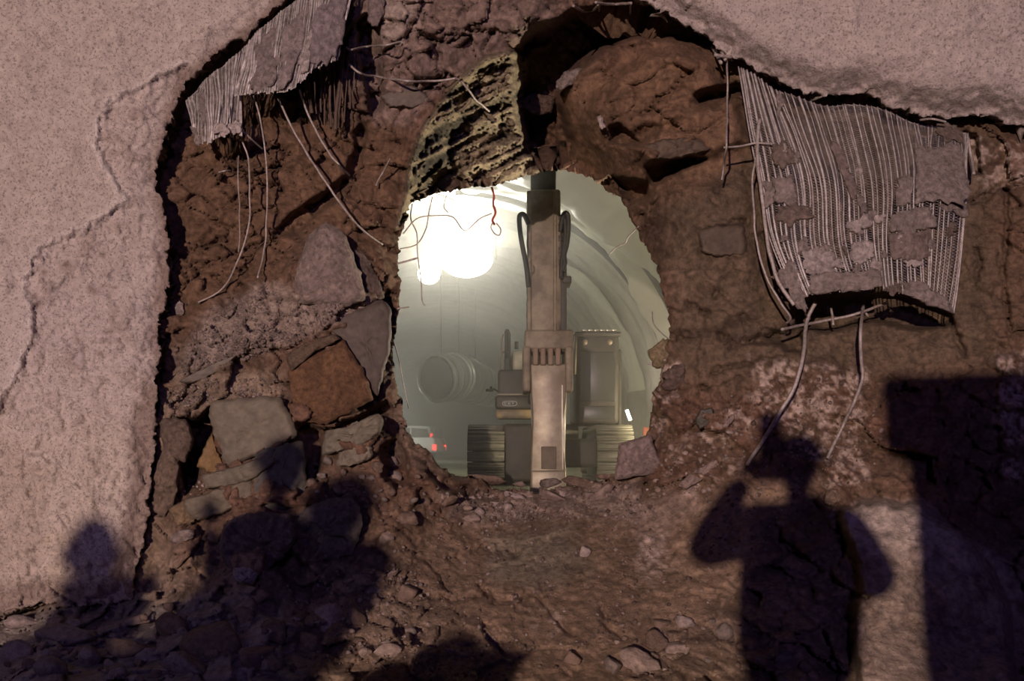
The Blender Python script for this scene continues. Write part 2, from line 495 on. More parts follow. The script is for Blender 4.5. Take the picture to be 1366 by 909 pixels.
push([(1286, 175), (1300, 180), (1310, 232), (1298, 232)], -0.3, 3)
push([(560, 622), (600, 640), (640, 656), (664, 664), (640, 668), (590, 652)], -0.30, 5)
# lumps and shelves
push([(772, 165), (800, 130), (862, 72), (945, 66), (962, 118), (905, 150), (850, 178), (800, 200)], 0.30, 12, (0, -0.001))
push([(852, 200), (900, 150), (980, 132), (1000, 190), (950, 204), (900, 214), (862, 220)], 0.32, 10)
push([(796, 196), (846, 184), (880, 208), (866, 236), (840, 250), (812, 236)], 0.34, 10)
push([(866, 262), (900, 240), (1000, 250), (1010, 420), (960, 440), (900, 450), (884, 400), (872, 340)], 0.14, 14)
push([(930, 300), (990, 295), (1000, 342), (935, 345)], 0.05, 6)
push([(480, 0), (700, -60), (760, -20), (690, 50), (620, 84), (560, 110), (510, 92)], 0.12, 10)
push([(540, 210), (560, 190), (575, 160), (600, 122), (640, 92), (660, 78), (640, 70), (596, 100), (560, 135), (540, 170)], 0.16, 6)
push([(366, 395), (390, 340), (440, 300), (505, 330), (528, 370), (505, 405), (440, 420)], 0.12, 10)
push([(230, 470), (300, 405), (345, 380), (372, 420), (340, 470), (270, 500)], 0.16, 14)
push([(190, 540), (250, 545), (262, 570), (250, 620), (215, 640), (196, 600)], 0.12, 10)
push([(180, 700), (240, 690), (262, 740), (255, 790), (190, 800)], 0.16, 12)
push([(480, 640), (560, 610), (590, 660), (560, 720), (500, 700)], 0.15, 12)
push([(540, 560), (575, 610), (620, 645), (600, 670), (555, 640), (535, 600)], 0.16, 8)
push([(1118, 676), (1155, 670), (1230, 676), (1300, 730), (1340, 800), (1366, 1000), (1160, 1000), (1136, 840), (1150, 780)], 0.40, 8, (0, 0.0))
push([(1330, 480), (1366, 470), (1366, 640), (1335, 640)], 0.12, 5)
for c_ in ([(300, 216), (330, 240), (372, 252)], [(240, 362), (285, 352), (330, 330), (372, 318)], [(228, 345), (262, 332), (300, 318)], [(325, 210), (350, 192), (385, 205)],
           [(335, 238), (360, 225), (378, 215)], [(560, 130), (590, 100), (580, 60), (560, 40)], [(600, 55), (640, 40), (690, 45), (720, 30)], [(505, 75), (540, 52), (560, 20)],
           [(560, 52), (585, 52), (610, 42)], [(945, 308), (965, 304), (990, 293)], [(920, 405), (932, 414), (942, 418)], [(950, 395), (960, 390)], [(958, 446), (975, 455), (962, 452)],
           [(880, 452), (905, 448), (915, 452)], [(970, 465), (1010, 448), (1060, 436)], [(950, 498), (990, 485), (1050, 478)], [(1270, 430), (1280, 455), (1286, 470)],
           [(1290, 270), (1320, 258), (1366, 245)], [(1300, 330), (1310, 350), (1300, 372)], [(880, 212), (905, 200), (930, 190)], [(855, 150), (880, 132), (920, 100)],
           [(1340, 250), (1345, 300), (1338, 360), (1346, 440)], [(700, 790), (720, 800), (745, 830), (760, 850)], [(800, 812), (812, 836), (830, 850)], [(370, 540), (382, 560), (396, 575)],
           [(230, 540), (250, 530), (262, 520)], [(260, 470), (250, 520), (230, 560), (215, 640)], [(1100, 668), (1130, 676), (1160, 668)], [(560, 612), (590, 650), (640, 672)],
           [(960, 120), (990, 140)], [(600, 745), (640, 730), (690, 738)], [(640, 780), (660, 800), (700, 796)], [(560, 790), (600, 800), (650, 790)]):
    crack(c_, 0.16, 3.0)

# ---- colour of the rock itself
BROWN = np.array([0.115, 0.068, 0.048])
C = np.ones(shp + (3,)) * BROWN
def tint(poly_or_mask, col, amt=1.0, soft=14, wob=14):
    global C
    m = poly_or_mask if isinstance(poly_or_mask, np.ndarray) else smooth(-soft, soft, sdf(GX, GY, poly_or_mask) + wob * nf + 0.4 * wob * nff)
    m = (m * amt)[..., None]
    C = C * (1 - m) + np.array(col) * m
DUST = (0.33, 0.255, 0.235); TAN = (0.23, 0.165, 0.125); GREY = (0.14, 0.125, 0.108); RED = (0.135, 0.066, 0.046); OLIVE = (0.125, 0.085, 0.055)
tint(smooth(0.05, 0.5, f1) * 0.5, RED)
tint(Z_SMOOTH_R, (0.098, 0.066, 0.047), 0.9)
tint(Z_CAV, (0.150, 0.084, 0.054), 0.85)
tint(Z_LEFTBR, (0.118, 0.066, 0.043), 0.9)
tint(Z_TOP, (0.185, 0.125, 0.112), 0.9)
tint([(500, -20), (560, -20), (560, 20), (530, 60), (505, 50)], DUST, 0.6)
tint([(230, 480), (300, 400), (350, 380), (480, 395), (505, 402), (440, 430), (400, 455), (320, 480), (240, 510)], (0.24, 0.18, 0.16), 0.85)
tint([(215, 520), (280, 490), (370, 500), (385, 530), (290, 540), (250, 560), (220, 560)], TAN, 0.8)
tint([(190, 560), (215, 540), (240, 620), (220, 690), (250, 780), (190, 800), (178, 740)], (0.19, 0.13, 0.095), 0.8)
tint(Z_MUD, (0.185, 0.120, 0.086), 0.9)
tint([(650, 720), (760, 700), (790, 760), (720, 790), (655, 770)], (0.17, 0.135, 0.105), 0.8)
tint([(590, 660), (660, 665), (740, 655), (850, 640), (860, 690), (760, 690), (650, 700), (600, 690)], (0.25, 0.185, 0.165), 0.75)
tint([(840, 690), (900, 650), (935, 680), (900, 700), (870, 780), (850, 740)], (0.24, 0.17, 0.15), 0.55)
for c_ in ([(870, 500), (905, 485), (900, 560), (872, 575)], [(1000, 480), (1150, 490), (1160, 640), (1105, 650), (1020, 560)], [(960, 550), (1010, 530), (1000, 580), (930, 600), (890, 640), (900, 610)],
           [(905, 640), (985, 612), (950, 660), (915, 660)], [(690, 800), (740, 820), (760, 845), (720, 840)], [(840, 720), (880, 710), (900, 760), (860, 770)], [(1330, 480), (1366, 470), (1366, 640), (1335, 640)],
           [(1290, 190), (1366, 180), (1366, 240), (1310, 250)]):
    mk = smooth(-10, 10, sdf(GX, GY, c_) + 14 * nf) * smooth(-0.15, 0.35, nff + 0.5 * nf)
    tint(mk, (0.36, 0.27, 0.245), 0.75)
tint(Z_PINK, (0.30, 0.235, 0.215), 0.95)
tint(Z_PINK * smooth(0.15, 0.4, fbm(PW * np.array([9, 9, 5.0]), 3, 90).reshape(shp)), (0.14, 0.095, 0.085), 0.8)
tint(Z_BOT, (0.18, 0.125, 0.095), 0.7)
tint([(0, 820), (190, 800), (380, 800), (420, 909), (420, 1000), (-190, 1000), (-190, 830)], (0.17, 0.135, 0.125), 0.9)
tint(Z_SOF, (0.028, 0.025, 0.020), 0.95)  # wet black rock, also standing in for the soffit's missing front light
tint(Z_SOF * smooth(0.15, 0.75, np.clip(rid, 0, 1) ** 1.5 * 0.8 + 0.45 * rid2 - 0.12), (0.26, 0.20, 0.14), 0.95)  # muddy ridge crests, painted pale as if raked by light
tint(zone([(520, 560), (540, 520), (575, 600), (620, 640), (560, 640)], 8), (0.17, 0.115, 0.09), 0.7)
C = C * (1 + 0.30 * nb + 0.35 * nf + 0.25 * nff)[..., None]
C = C * 1.36 * np.array([0.97, 0.985, 0.93])

def bil(A, px, py):
    x = np.clip((np.asarray(px, float) - gx[0]) / ST, 0, NXG - 1.001); y = np.clip((np.asarray(py, float) - gy[0]) / ST, 0, NYG - 1.001)
    i, j = x.astype(int), y.astype(int); fx, fy = x - i, y - j
    return A[j, i] * (1 - fx) * (1 - fy) + A[j, i + 1] * fx * (1 - fy) + A[j + 1, i] * (1 - fx) * fy + A[j + 1, i + 1] * fx * fy
def D(px, py):
    return float(bil(R, px, py))

def sheet(name, S, Yd, col, mat, back, flare, parent=None, keep_extra=None):
    """the part of the grid where S > 0 at depth Yd, its edge snapped to S = 0 and turned back as a broken rim"""
    gyS, gxS = np.gradient(S, ST)
    g2 = gxS ** 2 + gyS ** 2 + 1e-3
    cen = 0.25 * (S[:-1, :-1] + S[1:, :-1] + S[:-1, 1:] + S[1:, 1:])
    keep = cen > 0
    if keep_extra is not None: keep &= keep_extra[:-1, :-1]
    used = np.zeros(S.shape, int)
    for a in (0, 1):
        for b in (0, 1):
            used[a:NYG - 1 + a, b:NXG - 1 + b] += keep
    edge = (used > 0) & (used < 4)
    edge[0, :] = edge[-1, :] = False; edge[:, 0] = edge[:, -1] = False
    near = edge & (np.abs(S) < 2.5 * ST)
    sh = np.clip(-S / g2, -2.2 * ST, 2.2 * ST) * near
    X = GX + sh * gxS; Y = GY + sh * gyS
    idx = -np.ones(S.shape, int)
    sel = used > 0
    idx[sel] = np.arange(sel.sum())
    x, y = X[sel], Y[sel]
    dep = bil(Yd, x, y)
    V = np.stack([(x - CX) * dep / F, dep, CZ + (CY - y) * dep / F], 1)
    jj, ii = np.nonzero(keep)
    Q = np.stack([idx[jj, ii], idx[jj + 1, ii], idx[jj + 1, ii + 1], idx[jj, ii + 1]], 1)
    cc = np.stack([bil(col[..., k], x, y) for k in range(3)], 1)
    # boundary edges
    E = np.concatenate([Q[:, [0, 1]], Q[:, [1, 2]], Q[:, [2, 3]], Q[:, [3, 0]]])
    key = np.minimum(E[:, 0], E[:, 1]) * 10000000 + np.maximum(E[:, 0], E[:, 1])
    u, inv, cnt = np.unique(key, return_inverse=True, return_counts=True)
    B = E[cnt[inv] == 1]
    onedge = near[sel]
    B = B[onedge[B[:, 0]] & onedge[B[:, 1]]]
    bv = np.unique(B)
    mp = -np.ones(len(V), int)
    gn = np.stack([gxS[sel], -gyS[sel]], 1); gn /= np.linalg.norm(gn, axis=1)[:, None] + 1e-9
    Vs, Qs, Cs = [V], [Q], [cc]
    prev = np.arange(len(V)); nv = len(V)
    for k, fr in enumerate((0.33, 0.7, 1.0)):
        mp = -np.ones(len(V), int)
        mp[bv] = nv + np.arange(len(bv))
        W_ = V[bv].copy()
        jit = vnoise(W_ * 9, 200 + k)
        W_[:, 1] += back * fr * (1 + 0.3 * jit)
        W_[:, 0] += gn[bv, 0] * flare * fr + 0.03 * jit
        W_[:, 2] += gn[bv, 1] * flare * fr + 0.03 * vnoise(W_ * 9, 210 + k)
        Vs.append(W_); Cs.append(cc[bv] * 0.85)
        Qs.append(np.stack([prev[B[:, 1]], prev[B[:, 0]], mp[B[:, 0]], mp[B[:, 1]]], 1))
        prev = mp; nv += len(bv)
    me = mesh_np(name, np.concatenate(Vs), np.concatenate(Qs), np.concatenate(Cs), smooth_shade=False)
    o = obj(name, me, mat)
    if parent is not None: o.parent = parent
    return o

# ---- the sprayed concrete lining (in front of the rock)
s_rim = sdf(GX, GY, RIM)
S_LIN = -s_rim + 7 * nf + 4 * nff + 2.5 * f3
SCARP = [(252, 84), (200, 106), (150, 130), (132, 160), (128, 200), (142, 232), (162, 262), (150, 284), (110, 304), (70, 320), (42, 352), (34, 385), (44, 430), (36, 470), (18, 510), (-10, 545), (-60, 600), (-60, 900), (260, 900), (260, 300)]
LIN = tps([(-190, -170, 8.75), (400, -150, 8.9), (700, -150, 8.95), (1000, -150, 8.9), (1550, -170, 8.7), (-190, 400, 8.75), (0, 200, 8.85), (0, 600, 8.8), (-190, 830, 8.55), (100, 400, 8.98), (200, 300, 9.05), (200, 600, 8.95), (220, 100, 9.0),
            (60, 790, 8.62), (150, 780, 8.78), (200, 780, 8.9), (300, 60, 9.05), (1000, 60, 8.95), (1100, 100, 8.93), (1250, 120, 8.9), (1366, 140, 8.85), (1200, 20, 8.75), (1366, 0, 8.7), (900, 0, 9.0), (1550, 250, 8.8), (800, -40, 9.0)], GX, GY)
PL = np.stack([GX.ravel() * 0.0067, LIN.ravel() * 0, GY.ravel() * 0.0067], 1)
sc_d = sdf(GX, GY, SCARP) + 10 * nf + 4 * nff
in_sc = smooth(-3, 5, sc_d)
lip = np.exp(-(sc_d / 6.0) ** 2)
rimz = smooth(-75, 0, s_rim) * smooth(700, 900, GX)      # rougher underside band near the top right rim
rimz2 = smooth(-40, 0, s_rim)
ln1 = fbm(PL * 5, 4, 5).reshape(shp); ln2 = fbm(PL * 22, 3, 6).reshape(shp); ln3 = fbm(PL * 60, 2, 8).reshape(shp)
lf, _ = facets(PL * 9, 20); lf = lf.reshape(shp)
LIN = LIN - 0.05 * ln1 - 0.012 * ln2 - 0.006 * ln3 + 0.055 * in_sc - 0.035 * lip
LIN = LIN - in_sc * (0.02 * ln2 + 0.015 * lf + 0.014 * ln3) + rimz * (0.22 * smooth(-60, 0, s_rim) + 0.03 * ln2 + 0.03 * lf) + rimz2 * (0.07 + 0.03 * lf) + smooth(-40, -16, s_rim) * smooth(480, 600, GY) * (GX < 400) * (0.05 * lf + 0.05 * ln2 + 0.03)
LC = np.ones(shp + (3,)) * np.array([0.405, 0.33, 0.302])
LC = LC * (1 + 0.10 * ln1 + 0.10 * ln2)[..., None]
def ltint(m, c, a):
    global LC
    m = (m * a)[..., None]
    LC = LC * (1 - m) + np.array(c) * m
ltint(in_sc, (0.42, 0.34, 0.315), 0.6)
ltint(np.clip(lip, 0, 1), (0.56, 0.475, 0.445), 0.8)
ltint(in_sc * smooth(0.1, 0.5, ln1 + 0.4 * ln2), (0.26, 0.195, 0.17), 0.55)
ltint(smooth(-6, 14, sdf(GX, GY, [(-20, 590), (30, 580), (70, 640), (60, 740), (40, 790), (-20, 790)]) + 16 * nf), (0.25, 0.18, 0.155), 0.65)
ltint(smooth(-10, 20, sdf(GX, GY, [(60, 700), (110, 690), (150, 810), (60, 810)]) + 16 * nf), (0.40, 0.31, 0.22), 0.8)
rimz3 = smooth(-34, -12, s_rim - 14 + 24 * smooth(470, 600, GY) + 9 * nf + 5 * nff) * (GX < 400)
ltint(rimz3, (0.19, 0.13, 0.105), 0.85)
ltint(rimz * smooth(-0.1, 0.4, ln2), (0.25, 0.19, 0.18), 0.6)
ltint(smooth(430, 640, GY) * (GX < 260) * (1 - 0.7 * np.clip(rimz3, 0, 1)), (0.47, 0.375, 0.295), 0.5)  # warmer, brighter light at the lower left painted into the lining colour
for q in range(10):
    cx_, cy_ = random.uniform(40, 190), random.uniform(330, 480)
    ltint(np.exp(-(((GX - cx_) / 5) ** 2 + ((GY - cy_) / 4) ** 2)), (0.18, 0.12, 0.10), 0.8)
# the lining is never behind the rock it covers
clr = 0.10 + 0.10 * (1 + fbm(PL * 6, 2, 55).reshape(shp)) + 0.55 * smooth(300, 150, GY) * smooth(420, 300, GX) + 0.45 * smooth(820, 880, GX) * smooth(1040, 960, GX) + 0.22 * smooth(1000, 1050, GX)
tgt = LIN + clr * (1 - np.clip(s_rim, 0, 42) / 42)
R = np.where((s_rim < 40) & (GY < 790 + 8 * nf), np.maximum(R, tgt), R)
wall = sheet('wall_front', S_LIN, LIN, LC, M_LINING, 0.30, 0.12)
wall['kind'] = 'structure'
wall['label'] = 'pinkish grey sprayed concrete lining of the tunnel face around the break'
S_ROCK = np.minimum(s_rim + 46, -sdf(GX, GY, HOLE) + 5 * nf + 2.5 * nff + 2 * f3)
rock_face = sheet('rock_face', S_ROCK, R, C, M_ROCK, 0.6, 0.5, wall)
rock_face['label'] = 'rough brown exposed rock around the ragged hole'

# ================================================================== ROCK PIECES SET IN THE WALL
def rock_from_outline(name, poly, Y, thick, tone, mat, parent, tilt=(0, 0), dome=0.04, grain=0.02, facet=0.04, seed=0, n=72, rings=14, jag=2.2, bevel=0.05):
    """a solid stone: its front grows from an outline, its back is carried straight to the rear"""
    base = catmull(np.array(poly, float), n, True) * 0.45 + 0.55 * np.array([np.array(poly)[int(k * len(poly) / n) % len(poly)] * (1 - (k * len(poly) / n) % 1) + np.array(poly)[(int(k * len(poly) / n) + 1) % len(poly)] * ((k * len(poly) / n) % 1) for k in range(n)])
    c = base.mean(0)
    a = np.arange(n)
    j = vnoise(np.stack([base[:, 0] * 0.11, base[:, 1] * 0.11, a * 0 + seed * 7.3], 1), seed) + 0.6 * vnoise(np.stack([base[:, 0] * 0.33, base[:, 1] * 0.33, a * 0 + seed], 1), seed + 1)
    d = base - c
    base = base + d / (np.linalg.norm(d, axis=1)[:, None] + 1e-6) * (j * jag)[:, None]
    s = np.concatenate([[1.0], 1 - np.linspace(0, 1, rings) ** 1.25 * 0.97])
    V = []; col = []
    for k, sc in enumerate(s):
        q = c + (base - c) * sc
        e = 1 - sc
        dep = Y + tilt[0] * (q[:, 0] - c[0]) + tilt[1] * (q[:, 1] - c[1])
        if k == 0:
            dep = dep + thick
        else:
            dep = dep + bevel * (1 - smooth(0, 0.16, e)) ** 2 - dome * (1 - sc ** 2)
        p3 = np.stack([(q[:, 0] - CX) * dep / F, dep, CZ + (CY - q[:, 1]) * dep / F], 1)
        if k > 0:
            fa, _ = facets(p3 * 5 + seed, 300 + seed)
            fs, _ = facets(p3 * 14 + seed, 310 + seed)
            p3[:, 1] -= (facet * fa + 0.4 * facet * fs + grain * fbm(p3 * 16, 3, seed) + 0.3 * grain * vnoise(p3 * 60, seed)) * min(1, e * 9 + 0.25)
        V.append(p3)
        w = 1 + 0.25 * fbm(p3 * 6, 3, seed + 5) + 0.15 * vnoise(p3 * 30, seed)
        col.append(np.array(tone) * w[:, None])
    V = np.concatenate(V); col = np.concatenate(col)
    m = len(s)
    i = np.arange(m - 1)[:, None] * n; jj = np.arange(n)[None]; j2 = (jj + 1) % n
    Q = np.stack([i + jj, i + j2, i + n + j2, i + n + jj], -1).reshape(-1, 4)
    cap = [np.array([list(range((m - 1) * n, m * n))]), np.array([list(range(n))[::-1]])]
    # outlines given either way round
    A = 0.5 * np.sum(base[:, 0] * np.roll(base[:, 1], -1) - np.roll(base[:, 0], -1) * base[:, 1])
    if A > 0:
        Q = Q[:, ::-1]; cap = [x[:, ::-1] for x in cap]
    me = mesh_np(name, V, [Q, cap[0]] if True else [Q], col)
    o = obj(name, me, mat)
    if parent is not None: o.parent = parent
    return o
SL = (0.105, 0.082, 0.078)
BLOCKS = [
 ([(796, 156), (802, 153), (806, 162), (808, 172), (800, 172), (797, 164)], 0.16, (0.42, 0.33, 0.30), M_CRUST, (0, 0), 0.02, 0.01, 0.02, 'small pale fleck of stone on the brown roof rock'),  # outline, proud of the rock by, tone, material, tilt, dome, grain, facet, label
 ([(396, 404), (394, 372), (402, 338), (416, 308), (436, 297), (456, 306), (468, 330), (480, 362), (488, 398), (462, 408), (428, 408)], 0.26, (0.29, 0.215, 0.19), M_CRUST, (0.0008, 0), 0.16, 0.022, 0.04, 'pale dusty boulder bulging from the rock'),
 ([(470, 330), (492, 346), (506, 372), (512, 396), (490, 400), (480, 362)], 0.10, (0.15, 0.105, 0.09), M_CRUST, (0.004, 0), 0.05, 0.02, 0.05, None),
 ([(432, 432), (468, 416), (508, 400), (523, 416), (521, 462), (512, 496), (503, 528), (486, 506), (470, 474), (452, 452)], 0.16, SL, M_SLATE, (0.0010, -0.0008), 0.02, 0.008, 0.03, 'smooth dark grey slate slab'),
 ([(384, 498), (402, 478), (440, 462), (458, 452), (474, 478), (492, 508), (497, 534), (470, 548), (434, 566), (408, 562), (392, 540)], 0.20, (0.17, 0.088, 0.048), M_CRUST, (0.0006, 0.0003), 0.05, 0.014, 0.02, 'rust brown block with a grainy face'),
 ([(384, 472), (420, 452), (448, 446), (456, 452), (420, 470), (388, 496)], 0.12, (0.14, 0.092, 0.065), M_CRUST, (0, 0), 0.03, 0.02, 0.03, None),
 ([(279, 536), (318, 532), (374, 530), (386, 552), (396, 578), (380, 592), (340, 608), (304, 622), (294, 600), (282, 572)], 0.18, (0.165, 0.137, 0.112), M_SLATE, (0.0004, 0.0006), 0.02, 0.006, 0.018, 'flat grey slab with a smooth face'),
 ([(236, 510), (262, 496), (296, 480), (316, 474), (300, 492), (268, 508), (246, 512)], 0.10, (0.155, 0.13, 0.115), M_SLATE, (0, 0.002), 0.01, 0.006, 0.01, 'thin grey sliver of slate'),
 ([(264, 622), (276, 590), (283, 582), (292, 604), (300, 626), (284, 634)], 0.06, (0.22, 0.135, 0.065), M_SLATE, (0.003, 0), 0.01, 0.008, 0.01, 'ochre wedge of rock'),
 ([(272, 634), (310, 624), (356, 608), (372, 616), (336, 640), (300, 650), (276, 652)], 0.10, (0.14, 0.118, 0.095), M_SLATE, (0, 0.001), 0.02, 0.012, 0.03, None),
 ([(246, 668), (268, 660), (306, 648), (338, 640), (340, 662), (306, 682), (266, 694), (250, 690)], 0.16, (0.15, 0.122, 0.095), M_SLATE, (0, 0.001), 0.02, 0.010, 0.035, 'layered grey shelf of rock'),
 ([(340, 606), (380, 592), (404, 590), (408, 640), (400, 676), (352, 684), (336, 664)], 0.14, (0.11, 0.098, 0.088), M_SLATE, (0.001, 0), 0.02, 0.012, 0.05, None),
 ([(226, 680), (246, 668), (262, 682), (258, 700), (236, 702)], 0.12, (0.22, 0.145, 0.085), M_CRUST, (0, 0), 0.04, 0.015, 0.02, None),
 ([(226, 716), (242, 706), (258, 708), (260, 718), (240, 724), (228, 724)], 0.12, (0.28, 0.21, 0.18), M_CRUST, (0, 0), 0.03, 0.015, 0.02, None),
 ([(212, 562), (232, 556), (252, 564), (258, 588), (248, 616), (228, 612), (214, 588)], 0.16, (0.17, 0.118, 0.088), M_CRUST, (0, 0), 0.10, 0.025, 0.03, None),
 ([(204, 640), (222, 590), (240, 622), (236, 660), (220, 690), (206, 680)], 0.12, (0.19, 0.13, 0.095), M_CRUST, (0, 0), 0.05, 0.02, 0.05, None),
 ([(434, 576), (470, 566), (504, 552), (511, 574), (486, 592), (452, 604), (430, 608)], 0.12, (0.15, 0.13, 0.105), M_SLATE, (0, 0), 0.02, 0.02, 0.06, 'grey stratum under the rust brown block'),
 ([(452, 604), (486, 592), (498, 598), (496, 612), (470, 622), (448, 622)], 0.14, (0.17, 0.14, 0.115), M_SLATE, (0, 0), 0.02, 0.02, 0.05, None),
 ([(290, 730), (304, 696), (344, 682), (386, 688), (396, 716), (378, 742), (350, 762), (312, 764)], 0.20, (0.15, 0.105, 0.095), M_CRUST, (0, 0), 0.08, 0.03, 0.09, None),
 ([(392, 690), (430, 668), (470, 664), (484, 690), (470, 740), (420, 750), (396, 730)], 0.20, (0.14, 0.11, 0.10), M_CRUST, (0, 0), 0.08, 0.03, 0.08, None),
 ([(741, 110), (752, 98), (768, 91), (782, 96), (776, 106), (758, 116), (746, 120)], 0.55, (0.26, 0.20, 0.18), M_CRUST, (0, 0), 0.05, 0.02, 0.05, 'small pale stone jutting from the dark cavity'),
 ([(690, 134), (712, 124), (740, 130), (736, 152), (706, 150)], 0.5, (0.12, 0.075, 0.055), M_CRUST, (0, 0), 0.08, 0.03, 0.06, None),
 ([(858, 196), (890, 184), (934, 186), (948, 198), (912, 210), (874, 214)], 0.10, (0.105, 0.075, 0.06), M_SLATE, (0, 0.002), 0.04, 0.02, 0.05, None),
 ([(842, 606), (862, 596), (872, 606), (884, 620), (870, 634), (850, 630)], 0.05, (0.17, 0.13, 0.115), M_SLATE, (0, 0), 0.03, 0.015, 0.04, None),
 ([(884, 498), (898, 488), (916, 484), (914, 500), (898, 508), (886, 508)], 0.07, (0.17, 0.115, 0.095), M_CRUST, (0, 0), 0.03, 0.015, 0.03, None),
 ([(881, 514), (894, 504), (914, 500), (912, 512), (898, 522), (882, 520)], 0.07, (0.15, 0.10, 0.085), M_CRUST, (0, 0), 0.03, 0.015, 0.03, None),
 ([(866, 468), (884, 452), (896, 452), (894, 470), (884, 492), (870, 488)], 0.0, (0.29, 0.22, 0.13), M_CRUST, (0, 0), 0.05, 0.02, 0.03, 'ochre lump at the right edge of the hole'),
 ([(932, 306), (990, 300), (996, 338), (960, 342), (936, 336)], 0.06, (0.115, 0.085, 0.068), M_SLATE, (0, 0), 0.02, 0.010, 0.02, None),
 ([(926, 560), (936, 548), (952, 546), (948, 564), (934, 572)], 0.04, (0.10, 0.09, 0.085), M_SLATE, (0, 0), 0.01, 0.006, 0.02, None),
 ([(961, 572), (972, 558), (982, 550), (978, 562), (968, 572)], 0.05, (0.33, 0.24, 0.21), M_CRUST, (0, 0), 0.01, 0.01, 0.02, None),
 ([(905, 646), (924, 630), (950, 614), (966, 612), (952, 630), (930, 644), (914, 654)], 0.06, (0.31, 0.22, 0.195), M_CRUST, (0, 0), 0.02, 0.012, 0.02, 'pale smear of concrete on the slope'),
 ([(436, 20), (466, 0), (476, -14), (474, 30), (450, 60)], 0.0, (0.12, 0.08, 0.07), M_CRUST, (0, 0), 0.03, 0.02, 0.04, None),
 ([(492, 0), (512, -8), (514, 16), (504, 34), (490, 30)], 0.12, (0.25, 0.185, 0.18), M_CRUST, (0, 0), 0.04, 0.02, 0.03, None),
 ([(508, 128), (534, 112), (562, 120), (574, 134), (552, 144), (520, 142)], 0.05, (0.13, 0.105, 0.095), M_SLATE, (0, 0), 0.01, 0.006, 0.01, 'grey flat stone under the roof rock'),
 ([(230, 404), (240, 400), (246, 410), (243, 422), (234, 420)], 0.05, (0.36, 0.27, 0.25), M_CRUST, (0, 0), 0.02, 0.01, 0.02, None),
 ([(312, 760), (330, 758), (346, 766), (338, 780), (314, 776)], 0.32, (0.34, 0.27, 0.27), M_CRUST, (0, 0), 0.04, 0.02, 0.05, 'pale lump of concrete in the shade'),
 ([(1098, 672), (1104, 656), (1118, 652), (1124, 664), (1112, 676)], 0.1, (0.25, 0.17, 0.12), M_CRUST, (0, 0), 0.04, 0.02, 0.02, None),
]
for k, (poly, proud, tone, mat, tilt, dome, grain, facet, lab) in enumerate(BLOCKS):
    c_ = np.mean(np.array(poly, float), 0)
    pts = np.array(poly, float)
    inner = c_ + (pts - c_) * 0.6
    Y0 = float(np.median(bil(R, inner[:, 0], inner[:, 1])))
    if mat is M_SLATE: tone = (tone[0] * .80, tone[1] * .77, tone[2] * .70)
    o = rock_from_outline('rock', poly, Y0 - proud, proud + 0.35, tone, mat, wall, tilt, dome, grain, facet, seed=k)
    if lab: o['label'] = lab

# ================================================================== FLOORS
def grid_mesh(name, x0, x1, y0, y1, n, m, zf, mat, color):
    xs = np.linspace(x0, x1, n); ys = np.linspace(y0, y1, m)
    A, B = np.meshgrid(xs, ys)
    Zz = zf(A, B)
    V = np.stack([A.ravel(), B.ravel(), Zz.ravel()], 1)
    i = np.arange(m - 1)[:, None] * n; j = np.arange(n - 1)[None]
    Q = np.stack([i + j, i + j + 1, i + n + j + 1, i + n + j], -1).reshape(-1, 4)
    col = np.array(color) * (1 + 0.3 * fbm(V * 0.8, 4, 61))[:, None]
    return obj(name, mesh_np(name, V, Q, col), mat)
fl = grid_mesh('floor', -9, 9, -14, 9.4, 120, 160, lambda a, b: -0.42 - 0.6 * smooth(1.5, 4.5, b) + 0.05 * fbm(np.stack([a.ravel() * 1.5, b.ravel() * 1.5, a.ravel() * 0], 1), 4, 77).reshape(a.shape), M_ROCK, (0.14, 0.11, 0.10))
fl['kind'] = 'structure'
ff = grid_mesh('floor', -14, 9, 10.6, 84, 90, 240, lambda a, b: 0.54 + 0.03 * fbm(np.stack([a.ravel() * 0.9, b.ravel() * 0.9, a.ravel() * 0], 1), 4, 78).reshape(a.shape) - 0.25 * smooth(12, 10.8, b), M_ROCK, (0.34, 0.35, 0.27))
ff['kind'] = 'structure'

# ================================================================== THE FAR TUNNEL
AX0, AXS = -0.35, -0.085                      # the axis drifts to the left with distance
def axis_x(y): return AX0 + AXS * (y - 11)
VR, VZ = 5.9, 2.0                            # radius of the arch and height of its centre
def vault_point(th, y, r):
    return np.stack([axis_x(y) + r * np.cos(th), y + 0 * th, VZ + r * np.sin(th)], -1)
nth, ny = 220, 560
th = np.linspace(-0.25, PI + 0.25, nth); ys = np.linspace(11.2, 82, ny)
TH, YV = np.meshgrid(th, ys)
pv = np.stack([TH.ravel() * 5.5, YV.ravel(), 0 * TH.ravel()], 1)
band = np.abs(((YV + 0.35 * fbm(pv * 0.5, 3, 91).reshape(TH.shape)) / 1.25) % 1 - 0.5) * 2
rr = VR - 0.15 * smooth(0.55, 0.9, band) + 0.16 * fbm(pv * np.array([0.35, 0.9, 1]), 4, 92).reshape(TH.shape) + 0.09 * fbm(pv * np.array([0.8, 3.0, 1]), 3, 93).reshape(TH.shape)
Vv = vault_point(TH, YV, rr).reshape(-1, 3)
i = np.arange(ny - 1)[:, None] * nth; j = np.arange(nth - 1)[None]
Qv = np.stack([i + j, i + nth + j, i + nth + j + 1, i + j + 1], -1).reshape(-1, 4)
cv = np.array([0.36, 0.345, 0.30]) * (1 + 0.18 * fbm(pv * np.array([0.6, 1.2, 1]), 4, 94) - 0.20 * smooth(0.1, 0.5, fbm(pv * np.array([0.25, 2.0, 1]), 3, 95)))[:, None]
M_VAULT = rock_material('tunnel_shotcrete', 'attr', bump=0.4, scale=0.5, var=0.15, dist=0.05)
vault = obj('ceiling', mesh_np('ceiling', Vv, Qv, cv, True), M_VAULT)
